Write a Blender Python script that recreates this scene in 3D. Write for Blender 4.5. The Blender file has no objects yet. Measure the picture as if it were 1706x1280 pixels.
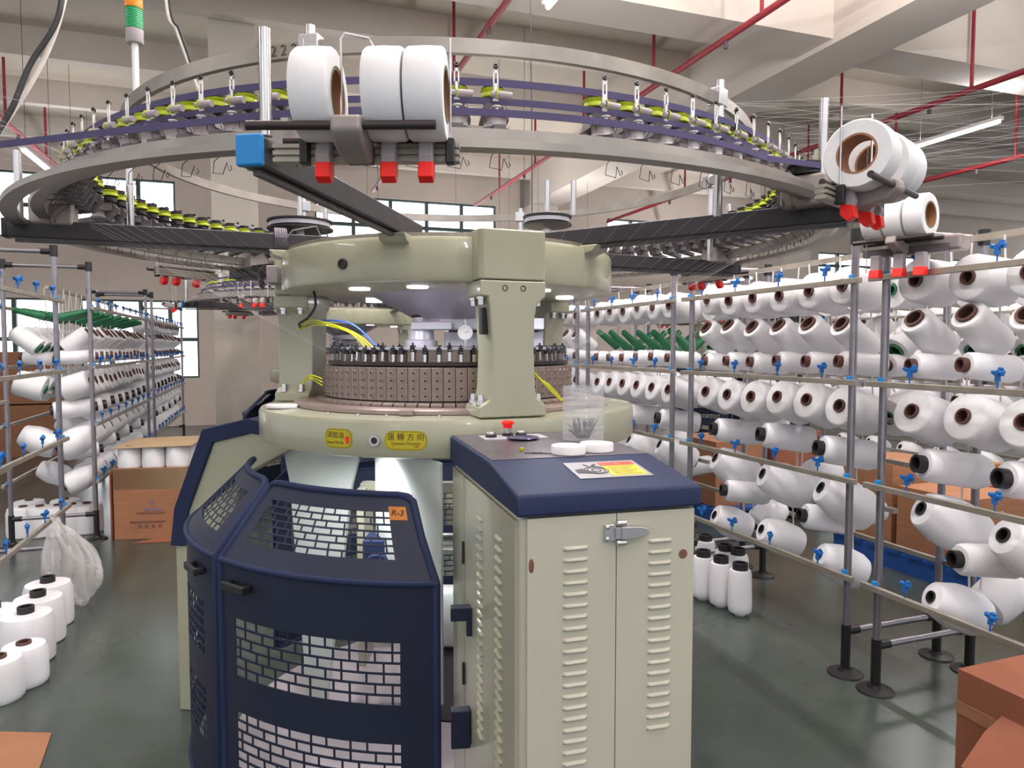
import bpy, math, random
from mathutils import Matrix, Vector

random.seed(7)
S = bpy.context.scene
COL = S.collection
PI = math.pi
rad = math.radians

# ------------------------------------------------------------------ camera, world, exposure
EYE = 1.5
PITCH = rad(3.06)
cam_data = bpy.data.cameras.new('camera')
cam = bpy.data.objects.new('camera', cam_data)
COL.objects.link(cam)
cam_data.sensor_fit = 'HORIZONTAL'
cam_data.sensor_width = 36.0
cam_data.lens = 36.0 * 1180.0 / 1706.0
cam_data.clip_start = 0.05
cam_data.clip_end = 200
cam.location = (0, 0, EYE)
cam.rotation_euler = (PI / 2 - PITCH, 0, 0)
S.camera = cam

world = bpy.data.worlds.new('world')
S.world = world
world.use_nodes = True
world.node_tree.nodes['Background'].inputs[0].default_value = (0.93, 0.96, 1.0, 1)
world.node_tree.nodes['Background'].inputs[1].default_value = 1.45

S.view_settings.view_transform = 'Standard'
S.view_settings.look = 'None'
S.view_settings.gamma = 1.0
S.view_settings.use_curve_mapping = False
S.view_settings.exposure = -0.27
TUBE_W = 27.0          # watts of each fluorescent batten

# room axes: s runs along the racks, t across them
RA = rad(19.3)
AX = Vector((-math.sin(RA), math.cos(RA), 0))
PX = Vector((math.cos(RA), math.sin(RA), 0))


def rm(s, t, z=0.0):
    v = AX * s + PX * t
    return Vector((v.x, v.y, z))


def project(p):
    c, sn = math.cos(PITCH), math.sin(PITCH)
    dz = p[2] - EYE
    depth = p[1] * c - dz * sn
    up = p[1] * sn + dz * c
    if depth < 0.05:
        return None
    return 853 + 1180 * p[0] / depth, 640 - 1180 * up / depth, depth


# ------------------------------------------------------------------ materials
def lin(c):
    return tuple((x / 255 / 12.92) if x / 255 <= 0.04045 else ((x / 255 + 0.055) / 1.055) ** 2.4 for x in c)


def mat(name, rgb, rough=0.5, metal=0.0, noise=0.06, nscale=14.0, bump=0.0, spec=0.5, coat=0.0,
        stretch=None, rnoise=0.0):
    m = bpy.data.materials.new(name)
    m.use_nodes = True
    nt = m.node_tree
    b = nt.nodes['Principled BSDF']
    c = lin(rgb)
    b.inputs['Roughness'].default_value = rough
    b.inputs['Metallic'].default_value = metal
    b.inputs['Specular IOR Level'].default_value = spec
    b.inputs['Coat Weight'].default_value = coat
    tc = nt.nodes.new('ShaderNodeTexCoord')
    nz = nt.nodes.new('ShaderNodeTexNoise')
    nz.inputs['Scale'].default_value = nscale
    nz.inputs['Detail'].default_value = 4
    if stretch:
        mp = nt.nodes.new('ShaderNodeMapping')
        mp.inputs['Scale'].default_value = stretch
        nt.links.new(tc.outputs['Object'], mp.inputs[0])
        nt.links.new(mp.outputs[0], nz.inputs['Vector'])
    else:
        nt.links.new(tc.outputs['Object'], nz.inputs['Vector'])
    rp = nt.nodes.new('ShaderNodeValToRGB')
    rp.color_ramp.elements[0].position = 0.3
    rp.color_ramp.elements[1].position = 0.7
    lo = [max(0, x * (1 - noise)) for x in c]
    hi = [min(1, x * (1 + noise)) for x in c]
    rp.color_ramp.elements[0].color = (*lo, 1)
    rp.color_ramp.elements[1].color = (*hi, 1)
    nt.links.new(nz.outputs['Fac'], rp.inputs[0])
    nt.links.new(rp.outputs[0], b.inputs['Base Color'])
    if rnoise:
        mr = nt.nodes.new('ShaderNodeMapRange')
        mr.inputs['To Min'].default_value = max(0.02, rough - rnoise)
        mr.inputs['To Max'].default_value = min(1, rough + rnoise)
        nt.links.new(nz.outputs['Fac'], mr.inputs['Value'])
        nt.links.new(mr.outputs[0], b.inputs['Roughness'])
    if bump:
        bp = nt.nodes.new('ShaderNodeBump')
        bp.inputs['Strength'].default_value = bump
        bp.inputs['Distance'].default_value = 0.01
        nt.links.new(nz.outputs['Fac'], bp.inputs['Height'])
        nt.links.new(bp.outputs[0], b.inputs['Normal'])
    return m


def emit(name, rgb, strength):
    m = bpy.data.materials.new(name)
    m.use_nodes = True
    b = m.node_tree.nodes['Principled BSDF']
    b.inputs['Base Color'].default_value = (*lin(rgb), 1)
    b.inputs['Emission Color'].default_value = (*lin(rgb), 1)
    b.inputs['Emission Strength'].default_value = strength
    return m


def clear(name, rgb, alpha, rough=0.1):
    m = bpy.data.materials.new(name)
    m.use_nodes = True
    nt = m.node_tree
    b = nt.nodes['Principled BSDF']
    b.inputs['Base Color'].default_value = (*lin(rgb), 1)
    b.inputs['Roughness'].default_value = rough
    b.inputs['Alpha'].default_value = alpha
    return m


M = dict(
    sage=mat('sage_enamel', (166, 165, 143), 0.28, noise=0.03, nscale=3, coat=0.3),
    sage_light=mat('cabinet_enamel', (181, 177, 162), 0.3, noise=0.03, nscale=3, coat=0.2),
    navy=mat('navy_enamel', (42, 50, 78), 0.55, noise=0.06, nscale=5, coat=0.0, spec=0.10),
    navy_dark=mat('navy_steel', (32, 37, 57), 0.55, noise=0.06, nscale=5, coat=0.0, spec=0.28),
    hood_top=mat('grey_violet_plate', (100, 92, 104), 0.32, 0.5, noise=0.12, nscale=9, rnoise=0.1),
    inner=mat('inner_sheet', (206, 212, 205), 0.35, noise=0.03),
    ring=mat('brushed_ring_steel', (154, 147, 141), 0.4, 0.7, noise=0.16, nscale=9, rnoise=0.1),
    steel=mat('chrome_steel', (205, 202, 204), 0.22, 0.95, noise=0.05),
    tube_steel=mat('galvanised_tube', (146, 142, 150), 0.34, 0.8, noise=0.1, nscale=20),
    rail=mat('rail_steel', (160, 152, 142), 0.45, 0.6, noise=0.15, nscale=12),
    arm=mat('charcoal_arm', (50, 47, 52), 0.42, 0.1, noise=0.12, nscale=10),
    black=mat('black_plastic', (24, 22, 25), 0.45, noise=0.1),
    dark=mat('dark_grey_cast', (92, 86, 90), 0.5, 0.2, noise=0.12),
    cast=mat('cast_grey', (150, 140, 138), 0.5, 0.2, noise=0.1),
    grey=mat('grey_plastic', (168, 158, 162), 0.5, noise=0.06),
    lightgrey=mat('light_grey_metal', (196, 192, 204), 0.35, 0.3, noise=0.05),
    belt=mat('violet_belt', (72, 65, 104), 0.7, noise=0.06),
    lime=mat('lime_plastic', (178, 192, 38), 0.45, noise=0.05),
    cam=mat('cam_block_steel', (146, 130, 122), 0.42, 0.55, noise=0.12, nscale=30),
    camdark=mat('dark_cam_steel', (64, 54, 56), 0.42, 0.5, noise=0.12),
    bed=mat('bed_plate_steel', (160, 140, 132), 0.4, 0.45, noise=0.08),
    red=mat('red_plastic', (255, 26, 12), 0.4, noise=0.02),
    blue=mat('blue_cap', (20, 132, 205), 0.5, noise=0.03),
    guide=mat('blue_guide_plastic', (18, 98, 172), 0.45, noise=0.05),
    yarn=mat('white_yarn', (228, 226, 230), 0.75, noise=0.03, nscale=60, stretch=(1, 1, 12), bump=0.06),
    yarn_sheen=mat('sheeny_white_yarn', (232, 230, 235), 0.42, noise=0.03, nscale=60, stretch=(1, 1, 12), bump=0.04),
    core=mat('brown_core', (84, 52, 46), 0.6, noise=0.15),
    tube_card=mat('cardboard_tube', (150, 104, 74), 0.7, noise=0.1),
    core_black=mat('black_core', (32, 27, 30), 0.5, noise=0.1),
    core_green=mat('green_core', (28, 104, 66), 0.5, noise=0.1),
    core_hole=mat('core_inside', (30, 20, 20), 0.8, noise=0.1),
    white=mat('white_plastic', (236, 232, 232), 0.35, noise=0.02),
    white_rod=mat('white_rod', (205, 202, 200), 0.45, noise=0.04),
    yellow=mat('yellow_sticker', (190, 174, 22), 0.5, noise=0.03),
    sticker_line=mat('sticker_outline', (120, 112, 20), 0.5, noise=0.03),
    ink=mat('brown_ink', (84, 58, 22), 0.6, noise=0.03),
    ink_black=mat('black_ink', (26, 24, 30), 0.6, noise=0.03),
    orange=mat('orange_sticker', (178, 106, 30), 0.55, noise=0.1),
    warn_red=mat('warning_red', (168, 48, 30), 0.5, noise=0.04),
    label_grey=mat('label_grey', (140, 138, 146), 0.5, 0.0, noise=0.03),
    wall=mat('wall_paint', (204, 190, 180), 0.8, noise=0.04, nscale=2),
    ceil=mat('ceiling_paint', (194, 183, 170), 0.85, noise=0.05, nscale=1.5),
    beam=mat('beam_paint', (206, 196, 187), 0.8, noise=0.04, nscale=1.5),
    column=mat('column_paint', (196, 188, 178), 0.75, noise=0.05, nscale=2),
    pipe=mat('red_pipe', (150, 40, 52), 0.45, noise=0.08),
    win_frame=mat('green_window_frame', (58, 78, 76), 0.5, noise=0.05),
    pane=emit('daylight_pane', (246, 248, 255), 4.0),
    lamp=emit('fluorescent_tube', (255, 255, 255), 9.0),
    led=emit('led_disc', (250, 246, 255), 12.0),
    card=mat('cardboard', (152, 104, 74), 0.8, noise=0.08, nscale=6, stretch=(1, 1, 8)),
    card_red=mat('red_brown_cardboard', (138, 82, 60), 0.8, noise=0.1, nscale=5),
    card_pale=mat('pale_cardboard', (176, 150, 118), 0.8, noise=0.08, nscale=6),
    tape=mat('print_on_box', (112, 74, 60), 0.8, noise=0.05),
    violet_print=mat('violet_print', (126, 100, 130), 0.8, noise=0.05),
    pallet=mat('blue_pallet', (28, 76, 150), 0.55, noise=0.06),
    wire_yellow=mat('yellow_green_wire', (206, 206, 40), 0.45, noise=0.04),
    wire_blue=mat('blue_wire', (60, 96, 200), 0.45, noise=0.04),
    cable_black=mat('black_cable', (38, 36, 40), 0.5, noise=0.05),
    cable_white=mat('white_cable', (214, 206, 200), 0.5, noise=0.05),
    cable_grey=mat('grey_cable', (112, 104, 118), 0.5, noise=0.05),
    thread=mat('white_thread', (236, 232, 236), 0.6, noise=0.02),
    sig_orange=mat('amber_lens', (240, 140, 20), 0.25, noise=0.04),
    sig_green=mat('green_lens', (16, 150, 92), 0.25, noise=0.04),
    olive=mat('olive_enamel', (126, 140, 60), 0.4, noise=0.05),
    glass=clear('thin_clear_plastic', (226, 226, 232), 0.17, 0.05),
    bag=clear('milky_plastic_film', (232, 228, 228), 0.34, 0.2),
    dish=mat('violet_steel_dish', (120, 110, 160), 0.15, 0.8, noise=0.1),
)


def floor_material():
    m = bpy.data.materials.new('green_grey_epoxy')
    m.use_nodes = True
    nt = m.node_tree
    b = nt.nodes['Principled BSDF']
    tc = nt.nodes.new('ShaderNodeTexCoord')
    n1 = nt.nodes.new('ShaderNodeTexNoise')
    n1.inputs['Scale'].default_value = 0.9
    n1.inputs['Detail'].default_value = 8
    n1.inputs['Roughness'].default_value = 0.65
    n2 = nt.nodes.new('ShaderNodeTexNoise')
    n2.inputs['Scale'].default_value = 9
    n2.inputs['Detail'].default_value = 6
    r1 = nt.nodes.new('ShaderNodeValToRGB')
    r1.color_ramp.elements[0].position = 0.3
    r1.color_ramp.elements[0].color = (*lin((54, 62, 58)), 1)
    r1.color_ramp.elements[1].position = 0.72
    r1.color_ramp.elements[1].color = (*lin((75, 83, 78)), 1)
    r2 = nt.nodes.new('ShaderNodeValToRGB')
    r2.color_ramp.elements[0].position = 0.62
    r2.color_ramp.elements[0].color = (1, 1, 1, 1)
    r2.color_ramp.elements[1].position = 0.8
    r2.color_ramp.elements[1].color = (0.6, 0.57, 0.55, 1)
    mx = nt.nodes.new('ShaderNodeMixRGB')
    mx.blend_type = 'MULTIPLY'
    mx.inputs[0].default_value = 0.8
    nt.links.new(tc.outputs['Object'], n1.inputs['Vector'])
    nt.links.new(tc.outputs['Object'], n2.inputs['Vector'])
    nt.links.new(n1.outputs['Fac'], r1.inputs[0])
    nt.links.new(n2.outputs['Fac'], r2.inputs[0])
    nt.links.new(r1.outputs[0], mx.inputs[1])
    nt.links.new(r2.outputs[0], mx.inputs[2])
    # worn trolley tracks along the aisles
    mp = nt.nodes.new('ShaderNodeMapping')
    mp.inputs['Rotation'].default_value = (0, 0, -RA)
    mp.inputs['Location'].default_value = (0.2, 0, 0)
    wv = nt.nodes.new('ShaderNodeTexWave')
    wv.inputs['Scale'].default_value = 0.42
    wv.inputs['Distortion'].default_value = 0.8
    wv.inputs['Detail'].default_value = 3
    rw = nt.nodes.new('ShaderNodeValToRGB')
    rw.color_ramp.elements[0].position = 0.0
    rw.color_ramp.elements[0].color = (0.62, 0.62, 0.60, 1)
    rw.color_ramp.elements[1].position = 0.10
    rw.color_ramp.elements[1].color = (1, 1, 1, 1)
    m2 = nt.nodes.new('ShaderNodeMixRGB')
    m2.blend_type = 'MULTIPLY'
    m2.inputs[0].default_value = 0.8
    nt.links.new(tc.outputs['Object'], mp.inputs[0])
    nt.links.new(mp.outputs[0], wv.inputs['Vector'])
    nt.links.new(wv.outputs['Fac'], rw.inputs[0])
    nt.links.new(mx.outputs[0], m2.inputs[1])
    nt.links.new(rw.outputs[0], m2.inputs[2])
    nt.links.new(m2.outputs[0], b.inputs['Base Color'])
    mr = nt.nodes.new('ShaderNodeMapRange')
    mr.inputs['To Min'].default_value = 0.12
    mr.inputs['To Max'].default_value = 0.34
    nt.links.new(n1.outputs['Fac'], mr.inputs['Value'])
    nt.links.new(mr.outputs[0], b.inputs['Roughness'])
    return m


M['floor'] = floor_material()


# ------------------------------------------------------------------ mesh helpers
class MB:
    """Collects shapes and links them as ONE mesh object."""

    def __init__(s):
        s.v, s.f, s.mi = [], [], []
        s.cur = 0

    def add(s, vs, fs, mx=None):
        o = len(s.v)
        for p in vs:
            p = Vector(p)
            s.v.append(mx @ p if mx is not None else p)
        for f in fs:
            s.f.append([o + i for i in f])
            s.mi.append(s.cur)
        return s

    def box(s, lo, hi, mx=None):
        x0, y0, z0 = lo
        x1, y1, z1 = hi
        return s.add([(x0, y0, z0), (x1, y0, z0), (x1, y1, z0), (x0, y1, z0),
                      (x0, y0, z1), (x1, y0, z1), (x1, y1, z1), (x0, y1, z1)],
                     [(0, 3, 2, 1), (4, 5, 6, 7), (0, 1, 5, 4), (1, 2, 6, 5), (2, 3, 7, 6), (3, 0, 4, 7)], mx)

    def cbox(s, c, d, mx=None):
        return s.box([c[i] - d[i] / 2 for i in range(3)], [c[i] + d[i] / 2 for i in range(3)], mx)

    def prism(s, poly, d0, d1, plane='xz', mx=None):
        """poly in a plane, extruded along the remaining axis from d0 to d1"""
        n = len(poly)

        def P(a, b, d):
            return (a, d, b) if plane == 'xz' else ((d, a, b) if plane == 'yz' else (a, b, d))
        vs = [P(a, b, d0) for a, b in poly] + [P(a, b, d1) for a, b in poly]
        fs = [tuple(range(n)), tuple(range(2 * n - 1, n - 1, -1))]
        for i in range(n):
            j = (i + 1) % n
            fs.append((i, n + i, n + j, j))
        return s.add(vs, fs, mx)

    def lathe(s, prof, seg=24, mx=None, closed=False, a0=0.0, a1=2 * PI):
        """profile of (r, z) about z"""
        full = abs(a1 - a0 - 2 * PI) < 1e-6
        na = seg if full else seg + 1
        vs, fs = [], []
        n = len(prof)
        for k in range(na):
            a = a0 + (a1 - a0) * k / seg
            for r, z in prof:
                vs.append((r * math.cos(a), r * math.sin(a), z))
        for k in range(seg):
            k2 = (k + 1) % na
            for i in range(n if closed else n - 1):
                j = (i + 1) % n
                fs.append((k * n + i, k2 * n + i, k2 * n + j, k * n + j))
        if closed and not full:
            fs.append(tuple(range(n - 1, -1, -1)))
            fs.append(tuple((na - 1) * n + i for i in range(n)))
        return s.add(vs, fs, mx)

    def cyl(s, p0, p1, r, seg=12, r1=None, mx=None):
        p0, p1 = Vector(p0), Vector(p1)
        L = (p1 - p0).length
        q = (p1 - p0).to_track_quat('Z', 'Y').to_matrix().to_4x4()
        m = Matrix.Translation(p0) @ q
        if mx is not None:
            m = mx @ m
        r1 = r if r1 is None else r1
        return s.lathe([(0, 0), (r, 0), (r1, L), (0, L)], seg, m)

    def tube(s, pts, r, seg=8, mx=None, closed=False):
        pts = [Vector(p) for p in pts]
        n = len(pts)
        vs, fs = [], []
        up = Vector((0, 0, 1))
        prev = None
        for i, p in enumerate(pts):
            a = pts[i - 1] if (i > 0 or closed) else p
            b = pts[(i + 1) % n] if (i < n - 1 or closed) else p
            d = (b - a)
            if d.length < 1e-9:
                d = Vector((0, 0, 1))
            d.normalize()
            if prev is None:
                x = d.cross(up)
                if x.length < 1e-3:
                    x = d.cross(Vector((1, 0, 0)))
            else:
                x = prev - d * prev.dot(d)
                if x.length < 1e-4:
                    x = d.cross(up)
            x.normalize()
            prev = x
            y = d.cross(x)
            for k in range(seg):
                t = 2 * PI * k / seg
                vs.append(p + x * (r * math.cos(t)) + y * (r * math.sin(t)))
        m = n if closed else n - 1
        for i in range(m):
            j = (i + 1) % n
            for k in range(seg):
                l = (k + 1) % seg
                fs.append((i * seg + k, i * seg + l, j * seg + l, j * seg + k))
        if not closed:
            fs.append(tuple(range(seg - 1, -1, -1)))
            fs.append(tuple((n - 1) * seg + k for k in range(seg)))
        return s.add(vs, fs, mx)

    def band(s, R0, R1, z0, z1, a0=-180.0, a1=180.0, seg=96):
        """rectangular-section ring about z, angles are machine angles (0 faces the camera)"""
        return s.lathe([(R0, z0), (R1, z0), (R1, z1), (R0, z1)], seg, Matrix.Rotation(-PI / 2, 4, 'Z'),
                       True, rad(a0), rad(a1))

    def sphere(s, c, r, seg=12, rings=8, sc=(1, 1, 1), mx=None):
        prof = [(r * math.sin(PI * i / rings), -r * math.cos(PI * i / rings)) for i in range(rings + 1)]
        m = Matrix.Translation(Vector(c)) @ Matrix.Diagonal((*sc, 1))
        if mx is not None:
            m = mx @ m
        return s.lathe(prof, seg, m)

    def build(s, name, material, parent=None, loc=None, rot=None, bevel=0.0, smooth=38, link=True):
        me = bpy.data.meshes.new(name)
        me.from_pydata([tuple(p) for p in s.v], [], s.f)
        mats = material if isinstance(material, (list, tuple)) else [material]
        for m in mats:
            me.materials.append(m)
        if len(mats) > 1:
            me.polygons.foreach_set('material_index', s.mi)
        me.validate()
        if smooth:
            me.polygons.foreach_set('use_smooth', [True] * len(me.polygons))
            me.update()
            me.set_sharp_from_angle(angle=rad(smooth))
        me.update()
        o = bpy.data.objects.new(name, me)
        if link:
            COL.objects.link(o)
        if parent is not None:
            o.parent = parent
        if loc is not None:
            o.location = loc
        if rot is not None:
            o.rotation_euler = rot
        if bevel:
            b = o.modifiers.new('bevel', 'BEVEL')
            b.width = bevel
            b.segments = 3
            b.limit_method = 'ANGLE'
            b.angle_limit = rad(40)
            b.harden_normals = True
        return o


def tag(o, label=None, cat=None, group=None, kind=None):
    if label:
        o['label'] = label
    if cat:
        o['category'] = cat
    if group:
        o['group'] = group
    if kind:
        o['kind'] = kind
    return o


def thing(name, label, cat, loc=(0, 0, 0), rz=0.0, group=None):
    o = bpy.data.objects.new(name, None)
    COL.objects.link(o)
    o.empty_display_size = 0.1
    o.location = loc
    o.rotation_euler = (0, 0, rz)
    return tag(o, label, cat, group)


def kids(o):
    return [c for c in CHILDREN.get(o.name, [])]


CHILDREN = {}


def copy_tree(o, parent=None, keep=None):
    c = o.copy()
    COL.objects.link(c)
    if parent is not None:
        c.parent = parent
    for ch in list(o.children):
        if keep is None or keep(ch):
            copy_tree(ch, c, keep)
    return c


def smooth_path(pts, n=8):
    P = [Vector(p) for p in pts]
    out = []
    for i in range(len(P) - 1):
        a, p, q, c = P[max(0, i - 1)], P[i], P[i + 1], P[min(len(P) - 1, i + 2)]
        for k in range(n):
            t = k / n
            out.append(0.5 * ((2 * p) + (q - a) * t + (2 * a - 5 * p + 4 * q - c) * t * t + (3 * p - a - 3 * q + c) * t ** 3))
    return out + [P[-1]]


def fr(phi, R=0.0, z=0.0):
    """frame on the machine: X tangent, Y inward, Z up; phi 0 faces the camera"""
    a = rad(phi)
    return Matrix.Translation((R * math.sin(a), -R * math.cos(a), z)) @ Matrix.Rotation(a, 4, 'Z')


def pol(R, phi, z):
    a = rad(phi)
    return Vector((R * math.sin(a), -R * math.cos(a), z))


def arc(R, a0, a1, z, n=24):
    return [pol(R, a0 + (a1 - a0) * i / n, z) for i in range(n + 1)]


def text_data(body, size, extrude=0.0004, bold=0.0):
    c = bpy.data.curves.new('lettering', 'FONT')
    c.body = body
    c.size = size
    c.align_x = 'CENTER'
    c.align_y = 'CENTER'
    c.extrude = extrude
    c.offset = bold
    o = bpy.data.objects.new('lettering_tmp', c)
    COL.objects.link(o)
    dg = bpy.context.evaluated_depsgraph_get()
    dg.update()
    me = bpy.data.meshes.new_from_object(o.evaluated_get(dg))
    bpy.data.objects.remove(o)
    return me


def text_flat(body, size, material, parent, mx, name='lettering', bold=0.0):
    me = text_data(body, size, bold=bold)
    me.transform(mx)
    me.materials.clear()
    me.materials.append(material)
    o = bpy.data.objects.new(name, me)
    COL.objects.link(o)
    o.parent = parent
    return o


def text_wrap(body, size, material, parent, R, phi, z, name='lettering', bold=0.0):
    me = text_data(body, size, bold=bold)
    for v in me.vertices:
        p = pol(R + v.co.z, phi + math.degrees(v.co.x / R), z + v.co.y)
        v.co = p
    me.materials.clear()
    me.materials.append(material)
    o = bpy.data.objects.new(name, me)
    COL.objects.link(o)
    o.parent = parent
    return o


# ------------------------------------------------------------------ lamps of the hall, seen ones and added unseen ones
ceiling_lamp_count = [0]


def batten(s, t, z, label, length=1.2, watts=TUBE_W, across=False, up=2.0):
    p = rm(s, t, z)
    rz = RA + (0 if not across else PI / 2)
    r = thing('fluorescent_batten', label, 'light', p, rz, 'fluorescent battens under the ceiling')
    b = MB().box((-0.035, -length / 2, 0.02), (0.035, length / 2, 0.06))
    b.build('batten_housing', M['white'], r)
    MB().cyl((0, -length / 2 + 0.02, 0), (0, length / 2 - 0.02, 0), 0.018, 10).build('tube', M['lamp'], r)
    for y in (-length * 0.4, length * 0.4):
        MB().cyl((0, y, 0.06), (0, y, CEIL - z), 0.003, 6).build('hanging_rod', M['dark'], r)
    if watts:
        ld = bpy.data.lights.new('batten_light', 'AREA')
        ld.shape = 'RECTANGLE'
        ld.size = 0.1
        ld.size_y = length
        ld.energy = watts
        ld.color = (1.0, 0.98, 0.98)
        lo = bpy.data.objects.new('batten_light', ld)
        COL.objects.link(lo)
        lo.parent = r
        lo.location = (0, 0, -0.03)
        # added upward light, its factor set to brighten the ceiling
        lu = bpy.data.objects.new('batten_light', ld.copy())
        lu.data.energy = watts * up
        COL.objects.link(lu)
        lu.parent = r
        lu.location = (0, 0, 0.07)
        lu.rotation_euler = (PI, 0, 0)
    return r


CEIL = 5.3
BACK = 14.6          # s of the far wall
for s_, t_, lab in [(-1.5, -3.5, 'added unseen fluorescent batten high over the left aisle behind the camera'),
                    (-1.5, 0.4, 'added unseen fluorescent batten overhead just behind the camera'),
                    (-1.5, 4.3, 'added unseen fluorescent batten high over the right aisle behind the camera'),
                    (2.2, -3.5, 'added unseen fluorescent batten high over the left yarn rack'),
                    (2.2, 0.4, 'added unseen fluorescent batten directly above the main knitting machine'),
                    (2.2, 4.6, 'added unseen fluorescent batten high over the near right yarn rack'),
                    (0.8, 1.7, 'added unseen fluorescent batten overhead right of the control cabinet'),
                    (3.6, 1.7, 'added unseen fluorescent batten over the aisle beside the second rack bay')]:
    batten(s_, t_, 3.6, lab, watts=TUBE_W * (0.55 if t_ < -3 else 1.0), up=6.0)  # battens added out of view to light the machine and racks
for t_, lab in ((-3.2, 'added unseen fluorescent batten above the far left aisle'), (-0.6, 'added unseen fluorescent batten above the concrete column aisle'), (1.9, 'added unseen fluorescent batten above the second machine'),
                ):
    batten(4.4, t_, 4.5, lab, watts=TUBE_W * 2.2, up=0.8)  # row added above the frame to light the far area
for t_, lab in ((4.4, 'added unseen fluorescent batten above the blue pallets'), (7.2, 'added fluorescent batten far right outside the view')):
    batten(3.3, t_, 4.1, lab, watts=TUBE_W * 1.5, up=2.5)  # unseen pair added to brighten the right side of the hall
batten(6.6, 8.1, 4.1, 'bright fluorescent batten hanging at upper right beside the red pipe', watts=TUBE_W * 1.5, up=0.6)
batten(11.6, -2.4, 3.1, 'fluorescent batten far away above the left yarn rack', watts=TUBE_W * 1.2, up=1.0)
batten(9.6, -2.4, 3.6, 'fluorescent batten above the left yarn rack, nearer one', watts=0)
batten(12.4, 9.2, 2.85, 'small distant fluorescent batten above the right rack guides', watts=TUBE_W * 1.6, up=2.0)
batten(8.6, 3.0, 2.7, 'added fluorescent batten hidden behind the top drum, right one', watts=TUBE_W * 0.9, up=0.9)  # added out of sight to brighten the far ceiling
batten(9.6, 1.4, 2.75, 'added fluorescent batten hidden behind the top drum, left one', watts=TUBE_W * 0.9, up=0.9)  # second concealed batten added for the ceiling
batten(11.8, 3.6, 2.75, 'distant fluorescent batten seen between machine drum and right rack', watts=TUBE_W * 1.2, across=True, up=1.4)
batten(11.8, 5.1, 2.75, 'distant crosswise fluorescent batten beside the right rack posts', watts=TUBE_W * 1.2, across=True, up=1.4)

# ------------------------------------------------------------------ the room
T0, T1 = -11.5, 22.0
S0 = -3.5


def slab(name, s0, s1, t0, t1, z0, z1, m, kind='structure'):
    b = MB()
    q = [rm(s0, t0), rm(s1, t0), rm(s1, t1), rm(s0, t1)]
    b.prism([(p.x, p.y) for p in reversed(q)], z0, z1, 'xy')
    o = b.build(name, m, smooth=0)
    o['kind'] = kind
    return o


slab('floor', S0 - 4, BACK + 0.3, T0, T1, -0.1, 0.0, M['floor'])
slab('ceiling', S0, BACK + 0.3, T0, T1, CEIL, CEIL + 0.15, M['ceil'])

# windows of the far wall: (t0, t1, z0, z1, columns, rows)
WIN = [(-6.6, -3.6, 3.4, 4.55, 4, 2), (-3.35, -1.5, 3.4, 4.55, 3, 2),
       (1.0, 4.75, 3.4, 4.5, 5, 2), (7.4, 9.3, 3.5, 4.4, 3, 2), (13.4, 17.4, 3.25, 3.9, 6, 2), (18.0, 21.0, 3.25, 3.9, 4, 2),
       (-7.0, -3.4, 0.9, 2.35, 5, 2), (-3.1, -1.15, 0.9, 2.35, 4, 2)]
# wall as strips around the openings
cuts_t = sorted({T0, T1, *[w[0] for w in WIN], *[w[1] for w in WIN]})
wb = MB()
for a, b_ in zip(cuts_t[:-1], cuts_t[1:]):
    mid = (a + b_) / 2
    holes = sorted([(w[2], w[3]) for w in WIN if w[0] < mid < w[1]])
    z = 0.0
    for h0, h1 in holes + [(CEIL, CEIL)]:
        if h0 > z:
            q = [rm(BACK, a), rm(BACK, b_), rm(BACK + 0.25, b_), rm(BACK + 0.25, a)]
            wb.prism([(p.x, p.y) for p in q], z, h0, 'xy')
        z = h1
tag(wb.build('wall_back', M['wall'], smooth=0), kind='structure')
ROT = Matrix.Rotation(RA, 4, 'Z')
for i, (a, b_, z0, z1, nc, nr) in enumerate(WIN):
    e = bpy.data.objects.new('window_%d' % (i + 1), None)
    COL.objects.link(e)
    e.location = rm(BACK + 0.08, (a + b_) / 2, z0)
    e.rotation_euler = (0, 0, RA)
    e['kind'] = 'structure'
    w, h = b_ - a, z1 - z0
    f = MB()
    for k in range(nc + 1):
        x = -w / 2 + w * k / nc
        f.box((x - 0.035, -0.04, 0), (x + 0.035, 0.04, h))
    for k in range(nr + 1):
        zz = h * k / nr
        f.box((-w / 2, -0.035, zz - 0.035), (w / 2, 0.035, zz + 0.035))
    f.build('window_frame', M['win_frame'], e)
    MB().box((-w / 2, 0.05, 0), (w / 2, 0.06, h)).build('pane', M['pane'], e)

# beams: slender cross beams and two deep lengthwise ones
for i in range(8):
    s_ = 0.6 + 1.9 * i
    slab('beam_%d' % (i + 1), s_ - 0.07, s_ + 0.07, T0, T1, 4.95, CEIL, M['beam'])
slab('main_beam_1', S0, BACK, 5.3, 5.95, 4.45, CEIL, M['beam'])
slab('main_beam_2', 5.65, 6.15, T0, T1, 4.5, CEIL, M['beam'])
slab('column_1', 8.3, 8.8, -0.50, -0.03, 0, CEIL, M['column'])
slab('column_2', BACK - 0.6, BACK, 5.3, 5.95, 0, CEIL, M['column'])
slab('column_3', 10.0, 10.6, 8.4, 9.0, 0, CEIL, M['column'])


# red sprinkler pipes along the hall
def sprinkler(t, z, s0, s1, drops, label):
    r = thing('sprinkler_pipe', label, 'pipe', rm(0, t, z), RA, 'red sprinkler pipes under the ceiling')
    MB().cyl((0, s0, 0), (0, s1, 0), 0.032, 10).build('pipe', M['pipe'], r)
    for d in drops:
        b = MB().cyl((0, d, 0), (0, d, CEIL - z), 0.018, 8)
        b.build('hanger', M['pipe'], r)
        b = MB().cyl((0, d + 0.5, -0.03), (0, d + 0.5, -0.09), 0.022, 8)
        b.build('sprinkler_head', M['dark'], r)


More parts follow.
